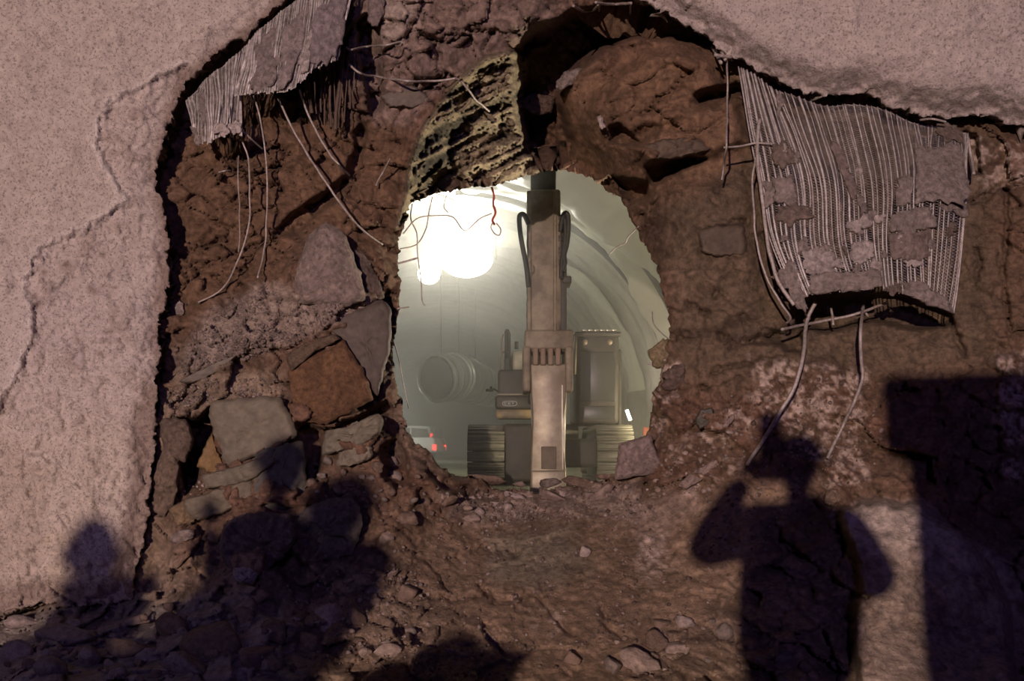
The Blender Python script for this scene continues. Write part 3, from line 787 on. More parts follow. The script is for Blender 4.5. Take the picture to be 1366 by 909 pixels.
vault['kind'] = 'structure'
endw = MB().box((-16, 81.6, -1), (8, 82.0, 12)).build('wall_back', plain('far_rock', (0.12, 0.10, 0.09), 0.95))
endw['kind'] = 'structure'

# waterproofing membrane: broad folded strips hung on the arch
M_SHEET = plain('membrane_sheet', (0.50, 0.50, 0.41), 0.5, 0, var=0.15, scale=0.8)
def membrane(th0, th1, y0, y1, drop, seed, label):
    n, m = 90, 22
    a, b = np.meshgrid(np.linspace(th0, th1, n), np.linspace(0, 1, m))
    y = y0 + (y1 - y0) * b + 0.10 * np.sin(a * 7 + seed)
    q = np.stack([a.ravel() * 6, b.ravel() * 2.2, a.ravel() * 0 + seed], 1)
    r = VR - 0.22 - drop * np.sin(PI * b) ** 0.7 * (0.8 + 0.4 * np.sin(a * 5 + seed)) - 0.10 * np.abs(fbm(q * np.array([0.9, 0.8, 1]), 3, seed)).reshape(a.shape) * 2
    V = vault_point(a, y, r).reshape(-1, 3)
    i = np.arange(m - 1)[:, None] * n; j = np.arange(n - 1)[None]
    Q = np.stack([i + j, i + n + j, i + n + j + 1, i + j + 1], -1).reshape(-1, 4)
    V2 = vault_point(a, y, r + 0.03).reshape(-1, 3)
    Vall = np.concatenate([V, V2]); Qall = np.concatenate([Q, Q[:, ::-1] + len(V)])
    o = obj('membrane_sheet', mesh_np('membrane_sheet', Vall, Qall, None, True), M_SHEET)
    return tag(o, label, 'membrane')
membrane(0.15, 1.55, 20.6, 22.6, 0.55, 3, 'widest pale membrane strip folded along the tunnel arch, nearest the hole')
membrane(0.15, 1.60, 23.4, 24.4, 0.30, 5, 'narrow pale membrane strip on the tunnel arch behind the widest one')
membrane(0.15, 1.30, 28.4, 29.8, 0.22, 8, 'pale membrane strip on the arch furthest behind the excavator arm')
# cables clipped under the strips
M_DARK = plain('dark_rubber', (0.035, 0.034, 0.03), 0.6, 0, var=0.3)
for k, (yy, lab) in enumerate(((23.0, 'dark pipe following the tunnel arch between the two nearest membrane strips'), (24.9, 'dark pipe following the tunnel arch beyond the narrow membrane strip'))):
    a = np.linspace(0.12, 1.55, 60)
    b = MB(); b.add(*tube_np(vault_point(a, yy + 0.05 * np.sin(a * 6), np.full(60, VR - 0.32)), 0.085, 8))
    tag(b.build('arch_pipe', M_DARK, shade=True), lab, 'pipe')

# haze
_a = np.linspace(0.0, PI, 25)
_hp = [np.concatenate([vault_point(_a, y, np.full(25, VR - 0.62)), [[axis_x(y) - VR + 0.62, y, 0.62], [axis_x(y) + VR - 0.62, y, 0.62]]]) for y in (12.6, 81.0)]
_n = 27; _q = np.array([[k, (k + 1) % _n, _n + (k + 1) % _n, _n + k] for k in range(_n)])
hz = obj('haze', mesh_np('haze', np.concatenate(_hp), [_q, np.array([list(range(_n))[::-1], list(range(_n, 2 * _n))])]))
_bm = bmesh.new(); _bm.from_mesh(hz.data); bmesh.ops.recalc_face_normals(_bm, faces=_bm.faces[:]); _bm.to_mesh(hz.data); _bm.free()
hm = bpy.data.materials.new('tunnel_haze'); hm.use_nodes = True
nt = hm.node_tree; nt.nodes.remove(nt.nodes['Principled BSDF'])
vs = nt.nodes.new('ShaderNodeVolumeScatter')
vs.inputs['Color'].default_value = (0.95, 0.94, 0.925, 1); vs.inputs['Density'].default_value = 0.028; vs.inputs['Anisotropy'].default_value = 0.72
nt.links.new(vs.outputs[0], nt.nodes['Material Output'].inputs['Volume'])
hz.data.materials.append(hm)
tag(hz, 'pale dusty haze filling the tunnel beyond the hole', 'haze', kind='stuff')

# flood lamps hung from the arch
M_LAMP = glow('lamp_glass', (1.0, 0.96, 0.80), 10)
M_HOUSE = plain('lamp_housing', (0.12, 0.12, 0.11), 0.5, 0.4)
def flood(c, w, h, label):
    t = empty('flood_lamp', c, label, 'lamp')
    bm = bmesh.new(); bmesh.ops.create_uvsphere(bm, u_segments=28, v_segments=16, radius=1)
    for v in bm.verts: v.co = Vector((c.x + v.co.x * w / 2, c.y + v.co.y * 0.42, c.z + v.co.z * h / 2))
    MB().bm(bm).build('glare_ball', M_LAMP, t, True)  # glowing ball sized to carry the lamp's glare
    MB().box((c.x - w * .2, c.y - .1, c.z + h * .46), (c.x + w * .2, c.y + .1, c.z + h * .56), .03).build('housing', M_HOUSE, t)
    b = MB(); b.tube([(c.x - w * 0.55, c.y + 0.09, c.z), (c.x - w * 0.55, c.y + 0.09, c.z + h * 0.7), (c.x + w * 0.55, c.y + 0.09, c.z + h * 0.7), (c.x + w * 0.55, c.y + 0.09, c.z)], 0.02)
    b.build('bracket', M_HOUSE, t)
    top = VZ + math.sqrt(max(0.1, VR ** 2 - (c.x - axis_x(c.y)) ** 2))
    MB().tube([(c.x, c.y + 0.09, c.z + h * 0.68), (c.x, c.y + 0.09, top)], 0.03).build('hanger', M_HOUSE, t)
flood(LAMP_A, 1.45, 1.0, 'larger white flood lamp with its glare built as a glowing ball, hung from the arch')
flood(LAMP_B, 0.62, 0.55, 'smaller white flood lamp, its glare a glowing ball, beside the larger one')

# ventilation duct
M_DUCT = plain('duct_fabric', (0.50, 0.50, 0.44), 0.35, 0, var=0.2, scale=1.5)
M_RING = plain('duct_ring', (0.75, 0.75, 0.70), 0.22, 0.6, var=0.1)
dc = [P(582, 505, 35.0), P(600, 503, 35.7), P(618, 506, 37.0), P(636, 513, 41.0), P(652, 521, 50.0), P(664, 529, 74.0)]
dpts = catmull([tuple(p) for p in dc], 60)
dt = empty('ventilation_duct', dc[0], 'large pale ringed ventilation duct running back along the left tunnel wall', 'duct')
b = MB(); rad = 0.80 + 0.035 * np.sin(np.arange(60) * 1.9); b.add(*tube_np(dpts, rad, 28, False)); b.build('fabric_tube', M_DUCT, dt, True)
b = MB(); ip = np.array([dpts[0] + (dpts[0] - dpts[1]) * 0.05, dpts[0] + (dpts[1] - dpts[0]) * 1.0]); b.add(*tube_np(ip, 0.70, 28, True)); b.build('throat_plug', plain('duct_mouth_shade', (0.10, 0.10, 0.09), 0.8), dt)  # capped plug whose dark colour stands for shade inside the duct mouth
for k in (0, 7, 13, 16, 24, 31, 38):
    b = MB(); seg = dpts[k:k + 2]; a0, a1 = seg[0], seg[0] + (seg[1] - seg[0]) * 0.45
    b.add(*tube_np(np.array([a0, a0, a1, a1]) + np.array([[0, 0, 0], [1e-4, 2e-4, 0], [0, 0, 0], [1e-4, 2e-4, 0]]), [0.78, 0.875, 0.875, 0.78], 28, False)); b.build('ring', M_RING, dt, True)
for k in (5, 20, 34):
    p = dpts[k]; top = VZ + math.sqrt(max(0.3, VR ** 2 - (p[0] - axis_x(p[1])) ** 2))
    MB().tube([(p[0], p[1], p[2] + 0.8), (p[0], p[1], top)], 0.02, 5).build('hanger', M_DARK, dt)

# ================================================================== THE EXCAVATOR
M_YEL = plain('worn_yellow_paint', (0.36, 0.27, 0.13), 0.6, 0, scale=2.2, dirt=(0.13, 0.11, 0.08), dirt_amt=0.85)
M_STICK = plain('muddy_steel_arm', (0.25, 0.205, 0.145), 0.6, 0.1, scale=2.6, dirt=(0.11, 0.082, 0.06), dirt_amt=0.9)
M_STEEL = plain('bare_steel', (0.31, 0.265, 0.19), 0.45, 0.3, scale=3.0, dirt=(0.17, 0.13, 0.10), dirt_amt=0.8)
M_BODY = plain('dark_machine_panel', (0.045, 0.042, 0.035), 0.6, 0, scale=2, dirt=(0.09, 0.076, 0.058), dirt_amt=0.6)
M_SHOE = plain('track_steel', (0.22, 0.215, 0.16), 0.5, 0.2, scale=4)
M_GLASS, _nt, _b = mat_base('cab_glass', 0.38, 0.0, 0.4); _b.inputs['Base Color'].default_value = (0.045, 0.045, 0.04, 1)
EX = Vector((0.55, 18.4, 0.55))
ex = empty('excavator', EX, 'muddy tracked excavator with an upright breaker arm working beyond the hole', 'excavator')
def X(px, Y): return (px - CX) * Y / F
def Zp(py, Y): return CZ + (CY - py) * Y / F
def track(xc, yf, length, w, name='track'):
    zb, H = 0.56, 0.98
    r = H / 2
    core = MB(); prof = []
    for a in np.linspace(-PI / 2, PI / 2, 9): prof.append((yf + length - r + (r - 0.09) * math.cos(a), zb + r + (r - 0.09) * math.sin(a)))
    for a in np.linspace(PI / 2, 3 * PI / 2, 9): prof.append((yf + r + (r - 0.09) * math.cos(a), zb + r + (r - 0.09) * math.sin(a)))
    core.prism(prof, 'x', xc - w * 0.36, xc + w * 0.36)
    tr = core.build(name, M_BODY, ex)
    # shoes round the loop
    per = 2 * (length - H) + PI * H
    n = 46
    for k in range(n):
        s = k / n * per
        st = length - H
        if s < st: y, z, a = yf + r + s, zb + H, 0
        elif s < st + PI * r:
            q = (s - st) / r; y, z, a = yf + length - r + r * math.sin(q), zb + r + r * math.cos(q), -q
        elif s < 2 * st + PI * r: y, z, a = yf + length - r - (s - st - PI * r), zb, PI
        else:
            q = (s - 2 * st - PI * r) / r; y, z, a = yf + r - r * math.sin(q), zb + r - r * math.cos(q), PI - q
        o = bpy.data.objects.new('track_shoe', shoe_mesh(w))
        COL.objects.link(o)
        o.parent = tr
        o.location = Vector((xc, y, z)) - EX
        o.rotation_euler = (a, 0, 0)
    return tr
_shoe = {}
def shoe_mesh(w):
    if w not in _shoe:
        b = MB()
        b.box((-w / 2, -0.085, -0.045), (w / 2, 0.085, 0.0))
        b.box((-w / 2, -0.07, 0.0), (w / 2, -0.045, 0.045)); b.box((-w / 2, 0.03, 0.0), (w / 2, 0.055, 0.045))
        me = mesh_np('track_shoe', np.concatenate(b.V), [np.concatenate(f) for f in b.F.values()])
        me.materials.append(M_SHOE); _shoe[w] = me
    return _shoe[w]
track(X(648, 16.6), 16.6, 3.9, 0.62)
track(X(822, 16.6), 16.6, 3.9, 0.62)
# undercarriage, turntable
MB().box((X(672, 17), 17.2, 0.85), (X(800, 17), 19.8, 1.35), 0.08).build('undercarriage', M_BODY, ex)
b = MB(); b.tube([(0.62, 18.6, 1.3), (0.62, 18.6, 1.62)], 0.62, 28); b.build('turntable', M_SHOE, ex)
YH = 17.6
MB().box((X(671, 17), 16.75, 0.62), (X(714, 17), 19.9, Zp(566, 17)), 0.06).build('chassis_plate', M_BODY, ex)
# left engine and tank box, with its bumper and badge
lb = MB().box((X(664, YH), YH, Zp(548, YH)), (X(716, YH), YH + 2.6, Zp(493, YH)), 0.06).build('side_housing', M_BODY, ex)
MB().box((X(660.5, YH), YH - 0.10, Zp(546, YH)), (X(712, YH), YH + 0.3, Zp(528, YH)), 0.05).build('front_panel', M_BODY, ex)
MB().box((X(661.5, YH), YH - 0.09, Zp(559, YH)), (X(712, YH), YH + 0.5, Zp(546.5, YH)), 0.05).build('lower_skirt', M_YEL, ex)
MB().box((X(663, YH), YH - 0.03, Zp(527.6, YH)), (X(712, YH), YH + 0.06, Zp(525.6, YH)), 0.008).build('edge_strip', M_STEEL, ex)
# worn badge: a pale rounded outline with blurred characters
M_BADGE = plain('worn_badge', (0.42, 0.42, 0.38), 0.5, 0)
bx, bz, by_ = X(680, YH), Zp(539, YH), YH - 0.115
bd = MB(); oval = [(bx + 0.125 * math.copysign(abs(math.cos(a)) ** 0.6, math.cos(a)), by_, bz + 0.042 * math.copysign(abs(math.sin(a)) ** 0.7, math.sin(a))) for a in np.linspace(0, 2 * PI, 33)]
bd.tube(oval, 0.007, 5)
for (x0, x1, z0, z1) in ((-.095, -.08, -.022, .022), (-.08, -.045, .012, .022), (-.08, -.045, -.022, -.012), (-.03, -.016, -.022, .022), (-.016, .015, .012, .022), (-.016, .01, -.005, .004), (-.016, .015, -.022, -.012), (.03, .075, .012, .022), (.046, .06, -.022, .012)):
    bd.box((bx + x0, by_ - 0.006, bz + z0), (bx + x1, by_ + 0.014, bz + z1))
bd.build('badge', M_BADGE, ex)
# upper beige housing and stack
MB().box((X(681, YH + .4), YH + .4, Zp(493, YH)), (X(716, YH + .4), YH + 1.9, Zp(465, YH)), 0.10).build('upper_cover', plain('pale_cover', (0.42, 0.40, 0.30), 0.6), ex)
MB().tube([(X(689, YH + 1), YH + 1, Zp(466, YH + 1)), (X(689, YH + 1), YH + 1, Zp(456, YH + 1))], 0.04, 10).build('exhaust_pipe', M_BODY, ex)
# handrails
for pts in ([(668, 494), (669.5, 452), (671, 446)], [(675, 494), (675, 443), (677, 440)], [(679, 494), (679, 446), (677, 440)], [(669, 470), (679, 470)]):
    b = MB(); b.tube([(X(p[0], YH + .1), YH + .1, Zp(p[1], YH + .1)) for p in pts], 0.018 if pts[0][0] < 675 else 0.03, 6); b.build('handrail', M_STEEL if pts[0][0] < 675 else M_BODY, ex)
MB().box((X(672.5, YH), YH + 0.05, Zp(494, YH)), (X(680, YH), YH + 0.5, Zp(478, YH)), 0.02).build('post_foot', M_BODY, ex)
b = MB(); b.tube([(X(664, YH), YH + .05, Zp(522, YH)), (X(658, YH), YH - .05, Zp(519, YH))], 0.015, 6)
mr_ = b.build('mirror_arm', M_BODY, ex)
MB().box((X(648, YH), YH - .1, Zp(523, YH)), (X(658, YH), YH - .02, Zp(519.5, YH)), 0.015).build('mirror', M_BODY, ex)
b = MB(); b.tube([(X(655, YH), YH - .06, Zp(520, YH)), (X(655, YH), YH - .06, Zp(516, YH))], 0.02, 6); b.build('mirror_knob', M_BODY, ex)
# cab on the right
cab = MB().box((X(768, YH), YH, Zp(566, YH)), (X(826, YH), YH + 1.9, Zp(446, YH)), 0.08).build('cab', M_BODY, ex)
MB().box((X(773, YH), YH - .015, Zp(536, YH)), (X(821, YH), YH + .02, Zp(470, YH)), 0.01).build('windscreen', M_GLASS, ex)
MB().box((X(773, YH), YH - .015, Zp(560, YH)), (X(821, YH), YH + .02, Zp(542, YH)), 0.01).build('lower_window', M_GLASS, ex)
MB().box((X(766, YH), YH - .12, Zp(449, YH)), (X(828, YH), YH + 1.95, Zp(443.5, YH)), 0.03).build('cab_roof', M_BODY, ex)
for k in range(6):
    xx = X(779 + 8 * k, YH)
    MB().box((xx - 0.045, YH - 0.10, Zp(443, YH)), (xx + 0.045, YH + 0.02, Zp(440.3, YH)), 0.012).build('roof_light', plain('lamp_metal%d' % k, (0.6, 0.6, 0.5), 0.25, 0.5), ex)
for xx in (780, 813):
    b = MB(); b.tube([(X(xx, YH), YH - 0.05, Zp(457, YH)), (X(xx, YH), YH + 0.02, Zp(457, YH))], 0.05, 12); b.build('work_light', M_STEEL, ex)
b = MB(); b.tube([(X(768, YH), YH - .05, Zp(448, YH)), (X(766.5, YH), YH - .05, Zp(500, YH))], 0.025, 6); b.build('grab_rail', M_STEEL, ex)
MB().box((X(826, YH), YH + .5, Zp(575, YH)), (X(834, YH), YH + 3.2, Zp(462, YH)), 0.05).build('rear_housing', M_BODY, ex)
# boom: rises behind the arm from the house to the elbow
YA = 14.6
b = MB()
bw = X(741, 14.9) - X(708, 14.9)
prof = [(18.3, 1.9), (16.6, 4.1), (15.2, Zp(250, 15.2)), (14.9, Zp(226, 14.9)), (14.6, Zp(226, 14.9)), (14.75, Zp(262, 14.9)), (15.9, 3.9), (17.7, 1.7)]
b.prism(prof, 'x', X(708, 14.9), X(741, 14.9), 0.03); b.build('boom', M_BODY, ex)
# the arm, plate by plate
def plate(px, Ya, Yb, py0, py1, name, mat, bev=0.02):
    return MB().box((X(px[0], Ya), Ya, Zp(py1, Ya)), (X(px[1], Ya), Yb, Zp(py0, Ya)), bev).build(name, mat, ex)
plate((706.5, 748), YA, YA + 0.6, 252, 470, 'arm', M_STICK, 0.04)
plate((703, 709), YA - .03, YA + 0.55, 254, 452, 'side_plate', M_STICK)
plate((738, 743), YA - .04, YA + 0.2, 254, 446, 'side_plate', M_STICK)
plate((745, 756), YA + .1, YA + 0.5, 300, 470, 'side_plate', M_BODY)
plate((750, 762.5), YA + .05, YA + 0.5, 368, 378, 'clamp', M_BODY)
for yy in (318, 340, 352, 366, 384, 400, 416):
    plate((702.5, 706), YA, YA + 0.3, yy, yy + 7, 'bolt_block', M_BODY, 0.01)
for yy in (286, 300, 314, 330, 346):
    plate((744, 749.5), YA, YA + 0.2, yy, yy + 8, 'bolt_block', M_BODY, 0.01)
# breaker bracket and body
plate((700, 765), YA - .05, YA + .75, 440, 466, 'bracket', M_STICK, 0.03)
plate((697.5, 708), YA - .12, YA + .8, 462, 523, 'bracket_cheek', M_STICK, 0.03)
plate((754, 764.5), YA - .12, YA + .8, 462, 523, 'bracket_cheek', M_STICK, 0.03)
for q in (711, 721, 731, 741):
    plate((q, q + 7), YA - .16, YA, 464, 487, 'bracket_lug', plain('rusty_lug%d' % q, (0.24, 0.165, 0.12), 0.7, 0, scale=4), 0.02)
b = MB(); b.tube([(X(699, YA), YA + .2, Zp(458, YA)), (X(763, YA), YA + .2, Zp(458, YA))], 0.07, 12); b.build('pin', M_STEEL, ex)
bodyp = [(X(707, YA), Zp(486, YA)), (X(756, YA), Zp(486, YA)), (X(756, YA), Zp(530, YA)), (X(752, YA), Zp(560, YA)), (X(752, YA), Zp(596, YA)), (X(755, YA), Zp(628, YA)), (X(755, YA), Zp(660, YA)), (X(708, YA), Zp(660, YA)), (X(708, YA), Zp(624, YA)), (X(710, YA), Zp(560, YA)), (X(708, YA), Zp(520, YA))]
MB().prism(bodyp, 'y', YA - .05, YA + .55, 0.025).build('breaker_body', M_STEEL, ex)
strp = [(X(749, YA), Zp(514, YA)), (X(756.5, YA), Zp(518, YA)), (X(753, YA), Zp(548, YA)), (X(753, YA), Zp(600, YA)), (X(754, YA), Zp(626, YA)), (X(750, YA), Zp(626, YA)), (X(749, YA), Zp(560, YA))]
_m = 0.5 * (min(p[0] for p in strp) + max(p[0] for p in strp))
bm = bmesh.new()
_f = [bm.verts.new((p[0], YA - .10 if p[0] < _m else YA + .12, p[1])) for p in strp]; _k = [bm.verts.new((p[0], YA + .6, p[1])) for p in strp]
bm.faces.new(_f); bm.faces.new(_k[::-1])
for q in range(len(strp)): bm.faces.new([_f[(q + 1) % len(strp)], _f[q], _k[q], _k[(q + 1) % len(strp)]])
bmesh.ops.triangulate(bm, faces=[f for f in bm.faces if len(f.verts) > 4]); bmesh.ops.recalc_face_normals(bm, faces=bm.faces[:])
MB().bm(bm).build('lit_edge_face', plain('lit_edge', (0.85, 0.80, 0.68), 0.35, 0.0), ex)  # angled edge face painted near white, for the light from the right
plate((708, 755), YA - .08, YA + .6, 628, 662, 'lower_collar', M_STEEL, 0.03)
plate((722, 742), YA - .1, YA, 596, 626, 'wear_patch', plain('mud_patch', (0.16, 0.125, 0.095), 0.9), 0.01)
b = MB(); b.tube([(X(731, YA), YA + .25, Zp(658, YA)), (X(731, YA), YA + .25, 0.3)], 0.10, 14); b.build('chisel', M_STEEL, ex)
# hoses
for pts, r in (([(705, 300), (699, 288), (693, 290), (693.5, 308), (697, 330), (702, 356), (705, 384)], 0.038), ([(748, 302), (752, 287), (757, 288), (758, 304), (756, 326), (752, 342), (753, 352), (750, 362)], 0.038),
               ([(747, 310), (750, 296), (753, 294), (754, 312), (752, 330), (749, 350), (748, 372)], 0.030)):
    b = MB(); b.tube([(X(p[0], YA), YA - .05, Zp(p[1], YA)) for p in pts], r, 8, 40); b.build('hose', M_DARK, ex, True)
# marker lights on the rear counterweight and track
MB().box((X(644, 19.8), 19.8, Zp(574, 19.8)), (X(650, 19.8), 19.9, Zp(570, 19.8)), 0.01).build('marker_light', glow('red_marker', (1.0, 0.06, 0.04), 2.0), ex)

# light wand on a pole
wd = empty('light_wand', P(845, 590, 20.0), 'slim white light tube on a leaning pole right of the excavator', 'lamp')
b = MB(); b.tube([P(836, 547, 20.0), P(841, 561, 20.0)], 0.035, 8); b.build('tube', glow('wand_tube', (1.0, 0.97, 0.85), 8), wd)
b = MB(); pe = P(841, 561, 20.0); b.tube([pe, (pe.x + 0.25, 20.0, 0.5)], 0.02, 6); b.build('pole', M_BODY, wd)

# orange barriers beyond
M_OR = plain('orange_plastic', (0.75, 0.16, 0.04), 0.5, 0)
def barrier(px0, px1, py0, py1, Y, label, legs=True):
    t = empty('barrier', P((px0 + px1) / 2, py1, Y), label, 'barrier')
    a, c = P(px0, py0, Y), P(px1, py1, Y)
    MB().box((a.x, Y, c.z), (c.x, Y + 0.08, a.z), 0.02).build('board', M_OR, t)
    if legs:
        for q in (a.x + 0.08, c.x - 0.08):
            MB().box((q - .04, Y - .12, 0.5), (q + .04, Y + .2, c.z + .02), 0.01).build('leg', M_OR, t)
barrier(773, 794, 600, 611, 26.0, 'orange barrier low on the floor between arm and right track')
barrier(783, 800, 568, 575, 28.0, 'thin orange barrier seen above the right track')
barrier(858, 866, 570, 582, 22.0, 'orange barrier at the right edge of the hole')

# the car
CARP = Vector((X(530, 50), 50.0, 0.55))
car = empty('car', CARP, 'silver white estate car parked at the left of the far tunnel', 'car')
ang = math.radians(168)
cR = Matrix.Rotation(ang, 4, 'Z')
def carpart(b, name, mat, shade=False):
    V = np.concatenate(b.V)
    V = np.array([(cR @ Vector(v))[:] for v in V])
    o = obj(name, mesh_np(name, V, [np.concatenate(f) for f in b.F.values()], smooth_shade=shade), mat)
    o.parent = car
    return o
M_CAR = plain('silver_paint', (0.80, 0.80, 0.76), 0.3, 0.0, var=0.05)
pr = [(-2.2, .42), (-2.25, .95), (-2.15, 1.1), (-2.0, 1.15), (1.0, 1.10), (1.9, .98), (2.2, .8), (2.25, .42), (1.75, .38), (-1.8, .38)]
b = MB()
bm = bmesh.new()
def loft(secs):
    b = MB(); bm = bmesh.new(); rings = []
    for yv, prof, inset in secs: rings.append([bm.verts.new((p[0], yv, p[1])) for p in prof])
    for r0, r1 in zip(rings, rings[1:]):
        for k in range(len(r0)):
            k2 = (k + 1) % len(r0); bm.faces.new([r0[k], r0[k2], r1[k2], r1[k]])
    bm.faces.new(rings[0][::-1]); bm.faces.new(rings[-1])
    bmesh.ops.recalc_face_normals(bm, faces=bm.faces[:])
    return b.bm(bm)
bm.free()
carpart(MB().prism(pr, 'y', -0.88, 0.88, 0.09), 'car_body', M_CAR)
up = [(-2.12, 1.08), (-1.9, 1.62), (-1.5, 1.70), (0.1, 1.68), (1.05, 1.08)]
sec = lambda s: [(p[0], p[1]) for p in up]
carpart(loft([(-0.80, up, 0), (-0.62, [(p[0] * .97, 1.08 + (p[1] - 1.08) * 1.0) for p in up], 0), (0.62, [(p[0] * .97, 1.08 + (p[1] - 1.08) * 1.0) for p in up], 0), (0.80, up, 0)]), 'cabin', M_CAR)
for sy in (-1, 1):
    w1 = [(-1.95, 1.14), (-1.8, 1.55), (-1.0, 1.60), (-1.0, 1.14)]; w2 = [(-.92, 1.14), (-.92, 1.6), (0.05, 1.58), (0.85, 1.14)]
    for w_ in (w1, w2): carpart(MB().prism(w_, 'y', sy * 0.80, sy * 0.815), 'side_window', M_GLASS)
    carpart(MB().box((-2.29, sy * .84 - .09, .50), (-2.1, sy * .84 + .07, .78), .02), 'tail_light', glow('tail_light', (1, .05, .04), 3))
    carpart(MB().box((-2.06, sy * .74 - .06, 1.12), (-1.93, sy * .74 + .06, 1.34), .02), 'tail_light', glow('tail_light_high', (1, .05, .04), 2.2))
    for xw in (-1.4, 1.4):
        carpart(MB().tube([(xw, sy * .7, .34), (xw, sy * .9, .34)], .34, 20), 'wheel', M_DARK)
carpart(MB().box((-2.14, -.6, 1.15), (-2.0, .6, 1.58), .02), 'rear_window', M_GLASS)
carpart(MB().box((-2.30, -.85, .40), (-2.15, .85, .70), .05), 'bumper', M_CAR)

# ================================================================== TORN REINFORCING MESH
def flap(origin_label, rows, ts, n_ribs, patches, rib_r, label, rib_mat=None, gaps=(), fringe=0.04, seed=0, strands=True, ripple=0.035, lay=1, dark=False, tmax=None):
    """rows: top to bottom, each a list of (px, py, depth) from left to right; ribs run from row to row"""
    m = 64
    cur = [catmull(np.array(r, float), m) for r in rows]
    def Q(s, t):
        f = np.clip(s, 0, 1) * (m - 1)
        i = np.minimum(f.astype(int), m - 2); w = (f - i)[:, None]
        pts = np.stack([c[i] * (1 - w) + c[i + 1] * w for c in cur], 1)      # n, rows, 3
        n = len(cur)
        u = np.interp(t, ts, np.arange(n))
        k = np.minimum(u.astype(int), n - 2); g = (u - k)[:, None]
        ar = np.arange(len(s))
        P0, P1, P2, P3 = pts[ar, np.clip(k - 1, 0, n - 1)], pts[ar, k], pts[ar, k + 1], pts[ar, np.clip(k + 2, 0, n - 1)]
        q = 0.5 * (2 * P1 + (P2 - P0) * g + (2 * P0 - 5 * P1 + 4 * P2 - P3) * g ** 2 + (3 * P1 - P0 - 3 * P2 + P3) * g ** 3)
        z = np.stack([s * 9, t * 2.2, 0 * s + seed], 1)
        q = q + np.stack([3.0 * fbm(z, 2, seed), 1.0 * fbm(z, 2, seed + 3), 2.0 * ripple * fbm(z * np.array([1.2, 1.4, 1]), 3, seed + 9)], 1)
        x, y, d = q[:, 0], q[:, 1], q[:, 2]
        return np.stack([(x - CX) * d / F, d, CZ + (CY - y) * d / F], 1)
    c0 = Q(np.array([0.5]), np.array([0.02]))[0]
    t = empty('torn_mesh', Vector(c0), label, 'mesh')
    rg = np.random.default_rng(seed + 1)
    sr = np.linspace(0, 1, n_ribs) + rg.uniform(-0.3, 0.3, n_ribs) / n_ribs
    sr = np.clip(np.sort(sr), 0, 1)
    te = []
    for k, s in enumerate(sr):
        t1 = 1.0 + rg.uniform(-fringe, fringe * 0.6)
        if tmax: t1 *= tmax(s)
        te.append(t1)
        tt = np.linspace(0.0, t1, 26)
        ss = s + 0.012 * fbm(np.stack([tt * 3, tt * 0 + k * 0.37, tt * 0], 1), 2, seed + 20)
        pp = Q(ss, np.clip(tt, 0, 1.08))
        b = MB(); b.add(*tube_np(pp, rib_r * rg.choice([0.55, 0.7, 0.8, 1.0, 1.5]), 5))
        b.build('rib', rib_mat or M_RIB, t, True)
    if strands:
        b = MB()
        for k in range(n_ribs - 1):
            s0, s1 = sr[k], sr[k + 1]
            t1 = min(te[k], te[k + 1])
            n = int(90 * t1)
            tt = np.linspace(0.01, min(t1, 1), n)
            for ph in (0, 1):
                z = ((np.arange(n) + ph) % 2).astype(float)
                lanes = 1
                for q in range(lanes):
                    a = s0 + (s1 - s0) * q / lanes; c = s0 + (s1 - s0) * (q + 1) / lanes
                    pp = Q(a + (c - a) * z, tt)
                    b.add(*tube_np(pp, 0.0024, 3, False))
        st = b.build('diamond_strands', M_RIB, t)
        st['kind'] = 'stuff'
    for k, (poly, tone, proud) in enumerate(patches):
        pp = np.array(poly, float); c = pp.mean(0)
        # depth of the curtain there: search its surface
        s_, t_ = np.meshgrid(np.linspace(0, 1, 60), np.linspace(0, 1, 40))
        V = Q(s_.ravel(), t_.ravel())
        u = V[:, 0] / V[:, 1] * F + CX; v = CY - (V[:, 2] - CZ) / V[:, 1] * F
        w = 1 / ((u - c[0]) ** 2 + (v - c[1]) ** 2 + 9) ** 2
        A = np.stack([np.ones(len(u)), u - c[0], v - c[1]], 1)
        co = np.linalg.lstsq(A * np.sqrt(w)[:, None], V[:, 1] * np.sqrt(w), rcond=None)[0]
        o = rock_from_outline('concrete_crust', poly, co[0] - proud, 0.05 + proud * 0.5, tone, M_CRUST, None, (co[1], co[2]), 0.012, 0.016, 0.022, seed=500 + seed + k, n=64, rings=12, jag=5.0, bevel=0.02)
        o.parent = t; o.matrix_parent_inverse = Matrix.Translation(-t.location)
    return t, Q
GRY = (0.29, 0.225, 0.205); DRK = (0.20, 0.145, 0.12); PAL = (0.46, 0.37, 0.35)
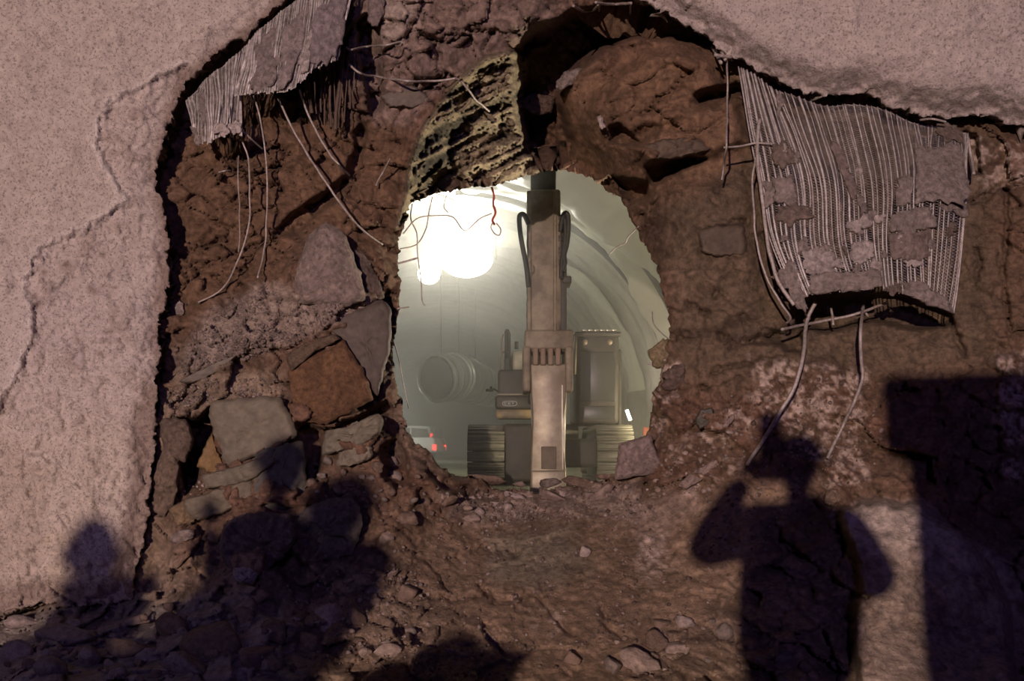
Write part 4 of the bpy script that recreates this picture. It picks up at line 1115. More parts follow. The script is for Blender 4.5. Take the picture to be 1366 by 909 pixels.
right_patches = [
 ([(1221, 198), (1250, 196), (1279, 198), (1292, 242), (1288, 272), (1250, 270), (1221, 271), (1224, 235)], GRY, .05), ([(1197, 238), (1215, 237), (1216, 272), (1196, 274)], GRY, .05),
 ([(1190, 288), (1218, 278), (1245, 279), (1249, 303), (1215, 309), (1192, 307)], GRY, .05), ([(1251, 273), (1275, 270), (1291, 274), (1289, 292), (1270, 284), (1255, 280)], GRY, .05),
 ([(1186, 312), (1215, 308), (1241, 309), (1240, 345), (1212, 348), (1190, 346)], (0.24, 0.175, 0.155), .045), ([(1031, 196), (1046, 190), (1058, 195), (1060, 220), (1046, 227), (1033, 222)], DRK, .05),
 ([(1033, 240), (1046, 235), (1059, 240), (1060, 268), (1046, 273), (1033, 268)], GRY, .05), ([(1036, 278), (1056, 272), (1078, 275), (1082, 290), (1064, 298), (1050, 304), (1040, 296)], DRK, .05),
 ([(1131, 294), (1148, 288), (1163, 294), (1161, 306), (1146, 309), (1134, 306)], PAL, .05), ([(1134, 328), (1150, 322), (1166, 326), (1170, 346), (1154, 353), (1139, 350)], PAL, .055),
 ([(1071, 338), (1088, 331), (1105, 335), (1115, 360), (1096, 368), (1074, 364)], PAL, .055), ([(1082, 368), (1110, 362), (1140, 364), (1172, 358), (1178, 382), (1150, 386), (1115, 389), (1084, 391)], GRY, .06),
 ([(1200, 376), (1230, 380), (1256, 392), (1274, 410), (1272, 420), (1250, 408), (1225, 400), (1206, 392)], GRY, .05), ([(1046, 350), (1060, 350), (1068, 380), (1076, 412), (1064, 410), (1052, 394), (1040, 374)], GRY, .05),
 ([(1108, 186), (1120, 194), (1130, 216), (1146, 258), (1136, 264), (1122, 232), (1112, 206)], (0.25, 0.185, 0.17), .045), ([(1018, 240), (1031, 238), (1030, 272), (1021, 276)], GRY, .04),
 ([(1176, 384), (1200, 376), (1206, 392), (1180, 392)], DRK, .05), ([(1144, 268), (1152, 262), (1158, 284), (1148, 288)], GRY, .04), ([(1034, 132), (1040, 122), (1044, 140), (1038, 158)], GRY, .03),
 ([(1252, 166), (1272, 164), (1284, 176), (1276, 190), (1258, 186)], DRK, .05)]
for _k in range(26):
    _x, _y = random.uniform(1030, 1275), random.uniform(150, 390); _s = random.uniform(4, 9)
    if random.random() < 0.55: _y = 300 + (_y - 150) * 0.35
    right_patches.append(([(_x - _s, _y), (_x - .3 * _s, _y - _s), (_x + .8 * _s, _y - .7 * _s), (_x + _s, _y + .5 * _s), (_x + .2 * _s, _y + 1.2 * _s), (_x - .7 * _s, _y + .8 * _s)], random.choice([GRY, DRK, PAL, GRY]), .035))
flap_r, QR = flap('r', [
 [(984, 88, 9.30), (1006, 98, 9.28), (1032, 116, 9.26), (1064, 128, 9.25), (1100, 140, 9.25), (1140, 138, 9.25), (1180, 146, 9.25), (1220, 164, 9.25), (1256, 170, 9.25), (1292, 178, 9.30)],
 [(1012, 232, 9.12), (1040, 234, 9.0), (1070, 234, 8.97), (1100, 234, 9.0), (1130, 236, 8.92), (1160, 236, 8.98), (1195, 240, 8.95), (1225, 240, 8.92), (1260, 240, 8.95), (1290, 242, 9.1)],
 [(1026, 318, 9.05), (1050, 322, 8.92), (1076, 324, 8.88), (1104, 324, 8.92), (1134, 322, 8.84), (1166, 322, 8.9), (1196, 322, 8.86), (1226, 324, 8.86), (1258, 328, 8.9), (1284, 330, 9.05)],
 [(1066, 412, 8.98), (1078, 396, 8.86), (1098, 392, 8.82), (1124, 390, 8.85), (1150, 388, 8.8), (1174, 386, 8.85), (1200, 392, 8.84), (1226, 400, 8.86), (1252, 410, 8.92), (1272, 420, 9.05)]],
 [0, 0.48, 0.76, 1.0], 46, right_patches, 0.0075, 'wide torn ribbed mesh curtain hanging at upper right, caked with concrete patches', seed=11)
flap_l, QL = flap('l', [
 [(330, 56, 9.12), (352, 34, 9.10), (384, 8, 9.08), (416, -16, 9.06), (446, -26, 9.06), (478, -36, 9.1)],
 [(322, 92, 9.0), (346, 82, 8.96), (374, 70, 8.93), (404, 52, 8.92), (432, 38, 8.93), (464, 22, 9.0)],
 [(314, 128, 8.96), (340, 126, 8.9), (368, 124, 8.86), (392, 118, 8.84), (422, 94, 8.86), (453, 80, 8.95)]],
 [0, 0.5, 1.0], 44, [([(340, 62), (356, 44), (372, 34), (374, 70), (366, 112), (340, 122), (332, 112)], (0.27, 0.21, 0.205), .03), ([(378, 40), (396, 22), (412, 14), (404, 60), (388, 108), (372, 116), (374, 76)], (0.29, 0.225, 0.22), .03),
  ([(420, 20), (446, -6), (466, -8), (458, 40), (446, 78), (430, 84), (412, 88)], (0.27, 0.21, 0.215), .03), ([(398, 84), (408, 50), (420, 30), (412, 88), (402, 98)], PAL, .03)],
 0.0075, 'torn ribbed mesh flap at the top left, thick with grey concrete', seed=21, fringe=0.07)
flap_l2, QL2 = flap('l2', [
 [(250, 134, 9.22), (268, 112, 9.2), (284, 98, 9.18), (302, 84, 9.17), (322, 66, 9.17), (334, 56, 9.2)],
 [(254, 162, 9.12), (270, 148, 9.08), (286, 140, 9.05), (302, 132, 9.04), (314, 126, 9.05), (322, 118, 9.1)],
 [(262, 190, 9.1), (272, 194, 9.03), (284, 188, 9.0), (298, 180, 8.98), (312, 174, 9.0), (324, 186, 9.05)]],
 [0, 0.5, 1.0], 24, [([(283, 172), (292, 164), (302, 168), (304, 180), (296, 184), (288, 182)], PAL, .05), ([(304, 168), (312, 160), (320, 166), (318, 176), (308, 178)], PAL, .05), ([(254, 170), (262, 168), (266, 190), (260, 192)], GRY, .03), ([(264, 130), (274, 118), (276, 160), (268, 170)], (0.27, 0.21, 0.2), .025)],
 0.0075, 'smaller torn mesh flap with loose grey ribs, left of the concrete laden one', seed=31, fringe=0.09)
flap_d, QD = flap('d', [
 [(404, 78, 9.5), (430, 70, 9.5), (456, 66, 9.5), (476, 60, 9.52)],
 [(406, 120, 9.46), (432, 118, 9.45), (452, 116, 9.45), (472, 112, 9.48)],
 [(410, 150, 9.45), (434, 168, 9.42), (450, 172, 9.42), (466, 160, 9.45)]],
 [0, 0.55, 1.0], 12, [], 0.012, 'mesh strip behind the top left flap, coloured dark as if in shade', plain('shaded_rib', (0.10, 0.065, 0.05), 0.8, 0.1, scale=25), seed=41, fringe=0.2, strands=False)  # ribs coloured darker because the front flap's shadow misses them

# ================================================================== LOOSE WIRES AND BARS
def wire(pts, r, label, n=48, group=None, mat=None, name='wire'):
    """points of (px, py, metres in front of the rock)"""
    p = np.array([tuple(P(a, b, D(a, b) - c)) for a, b, c in pts])
    b = MB(); q = catmull(p, n)
    q = q + np.stack([0.006 * vnoise(q * 6, 700), 0.006 * vnoise(q * 6, 701), 0.006 * vnoise(q * 6, 702)], 1)
    b.add(*tube_np(q, r, 6))
    return tag(b.build(name, mat or M_WIRE, shade=True), label, 'wire', group)
wire([(371, 132, .55), (400, 190, .5), (430, 236, .42), (452, 268, .34), (478, 302, .22), (510, 326, .08)], .011, 'long pale wire slanting from the top left flap down towards the hole')
wire([(400, 120, .62), (412, 154, .55), (436, 200, .45), (448, 216, .40), (466, 234, .3)], .011, 'bent wire dropping from the ragged fringe of the top left flap')
wire([(306, 124, .6), (316, 160, .5), (324, 190, .45), (332, 214, .42), (333, 260, .4), (332, 300, .34), (318, 345, .22), (296, 386, .14), (264, 404, .06)], .009, 'wire hanging from the smaller flap and curling left at its foot')
wire([(338, 128, .55), (346, 156, .5), (354, 196, .45), (357, 252, .4), (354, 320, .34), (344, 372, .25)], .009, 'straight thin wire hanging below the concrete laden flap')
wire([(318, 208, .3), (318, 240, .3), (320, 300, .28), (318, 336, .22)], .007, 'thin faint wire left of the long hanging wires')
wire([(322, 172, .6), (334, 184, .5), (350, 198, .42)], .009, 'short stub of wire poking right from the smaller flap')
wire([(292, 230, .15), (300, 228, .2), (307, 228, .22)], .008, 'tiny stub of wire on the brown rock below the smaller flap')
wire([(520, 212, .2), (510, 232, .2), (502, 248, .16)], .009, 'short pale splinter of wire left of the hole roof')
wire([(462, 64, .4), (470, 66, .4), (490, 62, .35), (512, 60, .3), (536, 56, .2)], .010, 'upper of two wires reaching right from the top left flap')
wire([(466, 86, .4), (480, 98, .38), (506, 103, .34), (540, 108, .28), (570, 109, .25), (608, 105, .22)], .011, 'lower of two wires reaching right from the top left flap')
wire([(608, 105, .22), (618, 112, .3), (634, 132, .45), (652, 148, .5)], .011, 'bent rod across the raked soffit of the hole')
wire([(765, 8, .5), (778, 15, .6), (790, 14, .6), (799, 6, .6)], .013, 'short curved bar hooked under the top rim of the break')
wire([(795, 3, .8), (820, 6, .9), (842, 4, .9)], .013, 'straight bar along the top rim of the break')
wire([(800, 4, .8), (799, 15, .8)], .010, 'left of two short bar ends hanging from the top rim', 8)
wire([(842, 4, .9), (840, 22, .9)], .010, 'right of two short bar ends hanging from the top rim', 8)
wire([(970, 76, .55), (970, 130, .6), (969, 190, .55), (966, 222, .5), (963, 240, .45)], .010, 'thin vertical wire left of the right mesh curtain')
wire([(966, 197, .5), (990, 195, .6), (1012, 191, .7), (1030, 192, .8)], .010, 'level wire joining the thin vertical wire to the right curtain')
wire([(1008, 210, .68), (1004, 240, .62), (1006, 290, .62), (1012, 336, .66), (1022, 368, .7), (1042, 404, .72), (1054, 424, .66), (1048, 432, .5)], .011, 'loose edge wire bowed out along the left of the right curtain')
wire([(1014, 160, .68), (1010, 200, .7), (1016, 260, .76), (1022, 310, .8), (1036, 370, .85), (1060, 408, .9)], .018, 'thick pale selvage bar down the left edge of the right curtain')
wire([(1088, 404, 1.0), (1076, 430, .95), (1072, 470, .75), (1062, 512, .5), (1040, 552, .32), (1016, 590, .2), (997, 620, .1)], .019, 'longest bent reinforcing bar curving down from the right curtain')
wire([(1152, 408, .95), (1148, 440, .8), (1149, 480, .65), (1150, 505, .55), (1140, 536, .4), (1124, 570, .25), (1104, 612, .1)], .016, 'bent reinforcing bar hanging right of the longest one')
wire([(1042, 440, .7), (1082, 432, .9), (1120, 424, .95), (1150, 416, .98), (1184, 404, .9)], .014, 'straight bar lying across the gap under the right curtain')
wire([(1108, 412, .9), (1112, 434, .9)], .012, 'short upright stub crossing the bar under the curtain', 8)
wire([(1150, 410, .95), (1158, 422, .9)], .012, 'short crooked stub beside the right bent bar', 8)
wire([(1291, 184, .5), (1296, 210, .5), (1299, 232, .45)], .016, 'short thick strap hanging at the right end of the mesh curtain')
wire([(1228, 160, .6), (1244, 158, .7), (1262, 162, .7)], .010, 'short wire along the top of the right curtain')
for k, (a, b_, l) in enumerate((((950, 62), (962, 84), 'left'), ((958, 60), (968, 80), 'middle'), ((952, 74), (976, 76), 'level'))):
    wire([(*a, .55), (*b_, .6)], .016, l + ' of three broken rib ends jutting from the right rim', 8)
# wires seen against the light in the hole, hanging from its left edge
def wire_at(pts, r, label, n=40, mat=None):
    p = np.array([tuple(P(*q)) for q in pts])
    b = MB(); b.add(*tube_np(catmull(p, n), r, 5))
    return tag(b.build('wire', mat or M_WIRE, shade=True), label, 'wire')
wire_at([(538, 312, 10.0), (556, 292, 10.3), (580, 288, 10.6), (604, 290, 10.8), (620, 308, 10.9), (640, 292, 10.9), (656, 285, 10.9)], .007, 'looping wire strung across the top left of the hole')
wire_at([(550, 272, 10.4), (548, 292, 10.4), (556, 312, 10.4), (557, 340, 10.4), (562, 376, 10.4), (563, 400, 10.4), (567, 408, 10.4)], .007, 'longest wire dangling down inside the left of the hole')
wire_at([(577, 262, 10.8), (572, 284, 10.8), (568, 306, 10.8), (556, 326, 10.7), (534, 332, 10.2)], .007, 'curved wire sagging from the soffit to the left edge of the hole')
wire_at([(584, 259, 10.9), (598, 264, 10.9), (607, 268, 10.9)], .006, 'short wire just under the soffit at the top left of the hole', 12)
wire_at([(596, 260, 10.9), (592, 276, 10.9), (598, 284, 10.9)], .006, 'short hanging wire right of the sagging one', 12)
wire_at([(530, 352, 9.9), (545, 348, 9.9), (558, 344, 9.9)], .011, 'dark straight bar end jutting into the hole from the left', 12)
wire_at([(530, 412, 9.9), (538, 411, 9.9), (546, 410, 9.9)], .007, 'short wire jutting into the hole below the dark bar end', 12)
wire_at([(524, 452, 9.9), (532, 480, 10.0), (538, 512, 10.1), (545, 545, 10.2)], .006, 'thin slanting wire low on the left edge of the hole', 20)
wire_at([(870, 416, 10.1), (872, 432, 10.2), (884, 446, 10.1), (892, 452, 10.0)], .006, 'curled wire at the right edge of the hole', 20)
wire_at([(864, 486, 10.1), (876, 485, 10.1), (888, 480, 10.0)], .009, 'short root like wire jutting left from the right edge', 12)
wire_at([(812, 340, 10.8), (822, 330, 10.7), (834, 324, 10.6), (838, 316, 10.5), (852, 302, 10.3)], .006, 'thin wire before the membrane strips at upper right of the hole', 24)
M_RED = plain('red_cord', (0.32, 0.06, 0.04), 0.7, 0)
wire_at([(656, 250, 11.4), (659, 262, 11.4), (658, 272, 11.4), (661, 284, 11.4), (657, 294, 11.4), (660, 300, 11.4)], .014, 'knotted red cord hanging from the top edge of the hole', 30, M_RED)
wire_at([(657, 298, 11.4), (655, 304, 11.4), (660, 312, 11.4), (666, 314, 11.4), (668, 306, 11.4), (662, 298, 11.4)], .008, 'loop of thin wire below the knotted red cord', 24)

# ================================================================== LOOSE STONES
def stone_mesh(seed, sub=3, flat=1.0, nplanes=9, rough=0.07):
    bm = bmesh.new()
    bmesh.ops.create_icosphere(bm, subdivisions=sub, radius=1)
    V = np.array([v.co[:] for v in bm.verts])
    Q = np.array([[v.index for v in f.verts] for f in bm.faces])
    bm.free()
    rg = np.random.default_rng(seed)
    pn = rg.normal(size=(nplanes, 3)); pn /= np.linalg.norm(pn, axis=1)[:, None]
    ph = rg.uniform(0.42, 0.9, nplanes)
    dd = V @ pn.T
    r = np.min(np.where(dd > 0.05, ph / np.maximum(dd, 0.05), 9), 1)
    r = np.minimum(r, 1.15)
    V = V * r[:, None]
    V = V * (1 + rough * fbm(V * 3 + seed, 3, seed))[:, None]
    V[:, 2] *= flat
    return mesh_np('stone', V, Q)
SM = [stone_mesh(900 + k, 3, random.uniform(0.7, 1.0)) for k in range(12)]
SMS = [stone_mesh(950 + k, 2, random.uniform(0.65, 1.0)) for k in range(10)]
for m_ in SM + SMS: m_.materials.append(M_STONE)
def stone(px, py, w, h, tone, label, group=None, sink=0.35, mesh=None, depth=None, rot=None, name='stone', small=False):
    me = mesh or random.choice(SMS if small else SM)
    Y = (depth if depth else D(px, py))
    sx, sz = w * Y / F * 0.55, h * Y / F * 0.58
    sy = 0.75 * min(sx, sz) + 0.15 * max(sx, sz)
    o = bpy.data.objects.new(name, me)
    COL.objects.link(o)
    p = P(px, py, Y - sy * (1 - 2 * sink))
    o.location = p
    o.scale = (sx, sy, sz)
    o.rotation_euler = rot if rot else (0, random.uniform(-0.4, 0.4), 0)
    j = random.uniform(0.85, 1.15)
    o.color = (tone[0] * j, tone[1] * j, tone[2] * j, 1)
    return tag(o, label, 'stone', group)
T1 = (0.25, 0.18, 0.15); T2 = (0.155, 0.103, 0.078); T3 = (0.19, 0.145, 0.125); T4 = (0.31, 0.235, 0.21)
bo = rock_from_outline('boulder', [(821, 640), (823, 612), (826, 592), (846, 586), (868, 581), (873, 600), (881, 616), (872, 632), (848, 636)], 9.86, 0.42, (0.28, 0.205, 0.185), M_CRUST, None, (-0.001, 0.001), 0.03, 0.03, 0.04, seed=77, jag=1.2)
tag(bo, 'large pinkish block perched on the right of the hole sill', 'stone')
big = [
 (651, 640, 44, 22, T2, 'dark humped stone on the left of the hole sill'), (692, 646, 18, 12, T1, 'small round stone on the sill left of the breaker'), (731, 646, 30, 18, T3, 'rounded stone directly under the breaker tip'),
 (780, 644, 56, 16, T2, 'long low stone on the sill right of the breaker'), (812, 636, 26, 14, T2, 'stone on the sill beside the perched pinkish block'), (683, 662, 34, 13, T4, 'pale flat stone on the sill below the left hump'),
 (740, 664, 70, 18, T1, 'widest pale slab along the front of the sill'), (806, 656, 28, 26, T1, 'upright cracked stone on the sill front at right'), (786, 662, 22, 18, T1, 'squat stone leaning on the upright cracked one'),
 (662, 672, 22, 10, T4, 'thin pale chip below the sill left of centre'), (629, 690, 26, 16, T1, 'lone pinkish stone on the slope left of centre'), (842, 634, 30, 14, T2, 'dark flat stone under the perched pinkish block'),
 (868, 622, 24, 22, T3, 'grey stone wedged right of the perched pinkish block'), (782, 737, 16, 20, T4, 'small pale stone alone on the bare slope below the hole'),
 (854, 884, 62, 34, T1, 'biggest rounded stone at the bottom, right of centre'), (818, 892, 26, 34, T3, 'upright stone left of the biggest bottom stone'), (876, 858, 34, 34, T2, 'brown stone above the biggest bottom stone'),
 (906, 868, 40, 30, T1, 'pale angular stone right of the biggest bottom stone'), (910, 831, 28, 22, T4, 'palest square stone in the bottom right heap'), (882, 832, 30, 20, T2, 'brown stone left of the palest square stone'), (896, 848, 20, 16, T2, 'small stone between the pale stones of the heap'),
 (440, 820, 44, 46, T1, 'round gravelly boulder at the lower left'), (502, 790, 34, 40, T3, 'tall stone topping the pile left of the slope'), (546, 792, 28, 28, T2, 'brown stone right of the tall one in the pile'), (520, 768, 24, 14, T1, 'flat stone lying on top of the pile left of the slope'),
 (488, 872, 26, 16, T1, 'left of two flat stones by the bottom hump shadow'), (516, 870, 34, 18, T1, 'right of two flat stones by the bottom hump shadow'), (404, 800, 34, 34, T2, 'brown stone left of the gravelly boulder'), (410, 862, 40, 44, T2, 'wide brown stone under the gravelly boulder'),
 (520, 834, 20, 16, T2, 'low stone under the tall one in the pile'), (572, 834, 10, 8, T4, 'pale pebble alone on the slope left of centre'), (480, 830, 28, 40, T2, 'leaning slab between gravelly boulder and pile'),
 (765, 882, 24, 30, T2, 'brown stone at the bottom centre right'), (600, 870, 14, 12, T1, 'small stone above the bottom edge at centre'), (760, 872, 10, 8, T1, 'pebble beside the brown bottom stone'),
 (545, 690, 30, 26, T2, 'brown lump at the foot of the left jamb'), (516, 716, 26, 22, T1, 'pinkish lump on the slope below the left jamb'), (600, 668, 22, 18, T2, 'dark lump under the left end of the sill'),
 (30, 834, 60, 24, T4, 'pale flat rock at the far lower left corner'), (90, 850, 90, 34, T3, 'broad grey rock right of the pale corner rock'), (70, 896, 60, 36, T3, 'angular grey rock at the bottom left'), (20, 876, 40, 34, T1, 'rough rock at the left edge below the pale one'),
 (160, 868, 70, 40, T2, 'dark rock in the middle of the lower left heap'), (120, 880, 40, 30, T3, 'grey rock left of the dark middle rock'), (200, 880, 36, 26, T3, 'small grey rock right of the dark middle rock'), (160, 898, 22, 34, T1, 'upright pinkish rock at the bottom of the heap'),
 (232, 838, 50, 40, T2, 'dark rock at the right shoulder of the lower left heap'), (186, 826, 34, 18, T1, 'pale rock on top of the lower left heap'), (290, 850, 80, 60, T2, 'large dark rock in the shade of the standing figures'), (250, 890, 60, 34, T3, 'grey rock in front of the large dark shaded rock'),
 (340, 880, 60, 50, T2, 'dark rock right of the large shaded one'), (340, 800, 40, 34, T2, 'dark rock above the shaded pair'), (150, 808, 90, 12, T3, 'long flat slab along the foot of the lining'), (370, 840, 36, 40, T2, 'shaded rock beside the wide brown stone')]
for q in big: stone(*q)
_ORD = 'first second third fourth fifth sixth seventh eighth ninth tenth eleventh twelfth thirteenth fourteenth fifteenth sixteenth seventeenth eighteenth nineteenth twentieth'.split()
def ordinal(k):
    """first .. ninety-ninth, counted from 0"""
    if k < 20: return _ORD[k]
    tens = {2: ('twent', 'twenty'), 3: ('thirt', 'thirty'), 4: ('fort', 'forty'), 5: ('fift', 'fifty'), 6: ('sixt', 'sixty')}[(k + 1) // 10]
    u = (k + 1) % 10
    return tens[0] + 'ieth' if u == 0 else tens[1] + '-' + _ORD[u - 1]
def scatter(poly, n, lo, hi, tones, label, group, sink=0.3, asp=(0.55, 0.95)):
    poly = np.array(poly, float); a, b = poly.min(0), poly.max(0); c = []
    while len(c) < n:
        x, y = random.uniform(a[0], b[0]), random.uniform(a[1], b[1])
        if not inside(np.array([x]), np.array([y]), poly)[0]: continue
        s = lo + (hi - lo) * random.random() ** 2.2
        if any((x - q[0]) ** 2 + (y - q[1]) ** 2 < (0.45 * (s + q[2])) ** 2 for q in c) and random.random() < 0.97: continue
        c.append((x, y, s))
    for k, (x, y, s) in enumerate(sorted(c)):
        stone(x, y, s, s * random.uniform(*asp), random.choice(tones), label + ', ' + ordinal(k) + ' from the left', group, sink, small=True)
scatter([(480, 620), (540, 610), (600, 660), (570, 690), (500, 700), (470, 650)], 34, 7, 20, [T2, T2, T3], 'small dark stone in the crumbled left jamb foot', 'crumbled stones at the left jamb', 0.25)
scatter([(600, 655), (680, 660), (850, 648), (880, 640), (900, 660), (830, 690), (700, 684), (610, 686)], 34, 6, 18, [T1, T4, T2], 'small stone strewn along the front of the hole sill', 'small stones along the sill')
scatter([(870, 600), (940, 570), (990, 570), (940, 620), (880, 680), (850, 660)], 30, 5, 14, [T4, T1, T2], 'small stone on the slope right of the perched block', 'small stones right of the perched block')
scatter([(470, 760), (560, 760), (580, 840), (520, 880), (430, 900), (380, 860), (400, 780)], 40, 6, 18, [T2, T3, T1], 'small stone in the pile at the lower left slope', 'small stones in the lower left pile', 0.25)
scatter([(830, 820), (930, 815), (930, 909), (780, 909), (800, 870)], 16, 6, 16, [T1, T2], 'small stone in the pale heap right of bottom centre', 'small stones in the bottom right heap')
scatter([(0, 826), (180, 812), (400, 800), (400, 909), (0, 909)], 60, 10, 34, [T3, T2, T2], 'rock fragment in the shaded bottom left heap', 'rock fragments in the bottom left heap', 0.25)
scatter([(392, 596), (430, 604), (500, 600), (510, 620), (440, 680), (400, 690)], 20, 8, 20, [T3, T2], 'grey fragment below the rust brown block', 'grey fragments below the rust brown block', 0.3)
scatter([(240, 652), (300, 632), (310, 640), (250, 664)], 20, 4, 9, [T4, T1], 'pale chip on the ledge under the flat grey slab', 'pale chips on the slab ledge', 0.2)
scatter([(940, 824), (1130, 820), (1130, 909), (920, 909)], 22, 8, 30, [T2, T3], 'rock fragment under the photographer shadow', 'rock fragments at the lower right', 0.3)
# gravel and crumbs nobody could count
def gravel(name, polys, n, lo, hi, tones, label):
    b_V, b_F, b_C = [], [], []
    bm = bmesh.new(); bmesh.ops.create_icosphere(bm, subdivisions=1, radius=1)
    V0 = np.array([v.co[:] for v in bm.verts]); F0 = np.array([[v.index for v in f.verts] for f in bm.faces]); bm.free()
    rg = np.random.default_rng(len(label))
    k = 0
    for poly, share in polys:
        poly = np.array(poly, float); a, c = poly.min(0), poly.max(0)
        m = int(n * share); xs = rg.uniform(a[0], c[0], m * 6); ys = rg.uniform(a[1], c[1], m * 6)
        pat = vnoise(np.stack([xs * 0.03, ys * 0.03, xs * 0], 1), 5)
        ok = inside(xs, ys, poly) & (pat > rg.uniform(-0.9, 0.5, m * 6)) & ~inside(xs, ys, np.array(HOLE, float))
        xs, ys = xs[ok][:m], ys[ok][:m]
        dep = bil(R, xs, ys)
        for x, y, d in zip(xs, ys, dep):
            s = (lo + (hi - lo) * rg.random() ** 3) * d / F * 0.5
            v = V0 * (1 + 0.35 * (rg.random((len(V0), 1)) - 0.5)) * (s * rg.uniform(0.7, 1.3, 3))
            an = rg.uniform(0, 6.28); ca, sa = math.cos(an), math.sin(an)
            v = np.stack([v[:, 0] * ca - v[:, 2] * sa, v[:, 1], v[:, 0] * sa + v[:, 2] * ca], 1)
            b_V.append(v + np.array(P(x, y, d - 0.25 * s)))
            b_F.append(F0 + k); k += len(V0)
            t = np.array(tones[rg.integers(len(tones))]) * rg.uniform(0.75, 1.2)
            b_C.append(np.tile(t, (len(V0), 1)))
    o = obj(name, mesh_np(name, np.concatenate(b_V), np.concatenate(b_F), np.concatenate(b_C)), M_CRUST)
    return tag(o, label, 'gravel', kind='stuff')
gravel('gravel', [([(560, 690), (900, 650), (1000, 640), (1100, 660), (930, 830), (900, 900), (500, 909), (480, 800)], 0.40), ([(870, 560), (1000, 520), (1170, 490), (1180, 640), (1090, 660), (900, 680), (860, 660)], 0.22),
                  ([(380, 760), (560, 760), (600, 880), (400, 909)], 0.2), ([(600, 650), (860, 640), (880, 690), (600, 700)], 0.18)], 3600, 1.5, 7, [T1, T4, T2, T2], 'fine gravel and crumbs strewn over the rubble slope below the hole')
gravel('gravel', [([(240, 500), (250, 455), (300, 412), (350, 382), (400, 405), (505, 400), (500, 412), (440, 428), (400, 455), (330, 480), (300, 480)], 0.75), ([(220, 520), (280, 505), (370, 505), (385, 525), (280, 535), (225, 560)], 0.25)], 1500, 2, 6.5, [T1, T3, T4], 'loose pinkish grit on the ledge under the pale boulder')

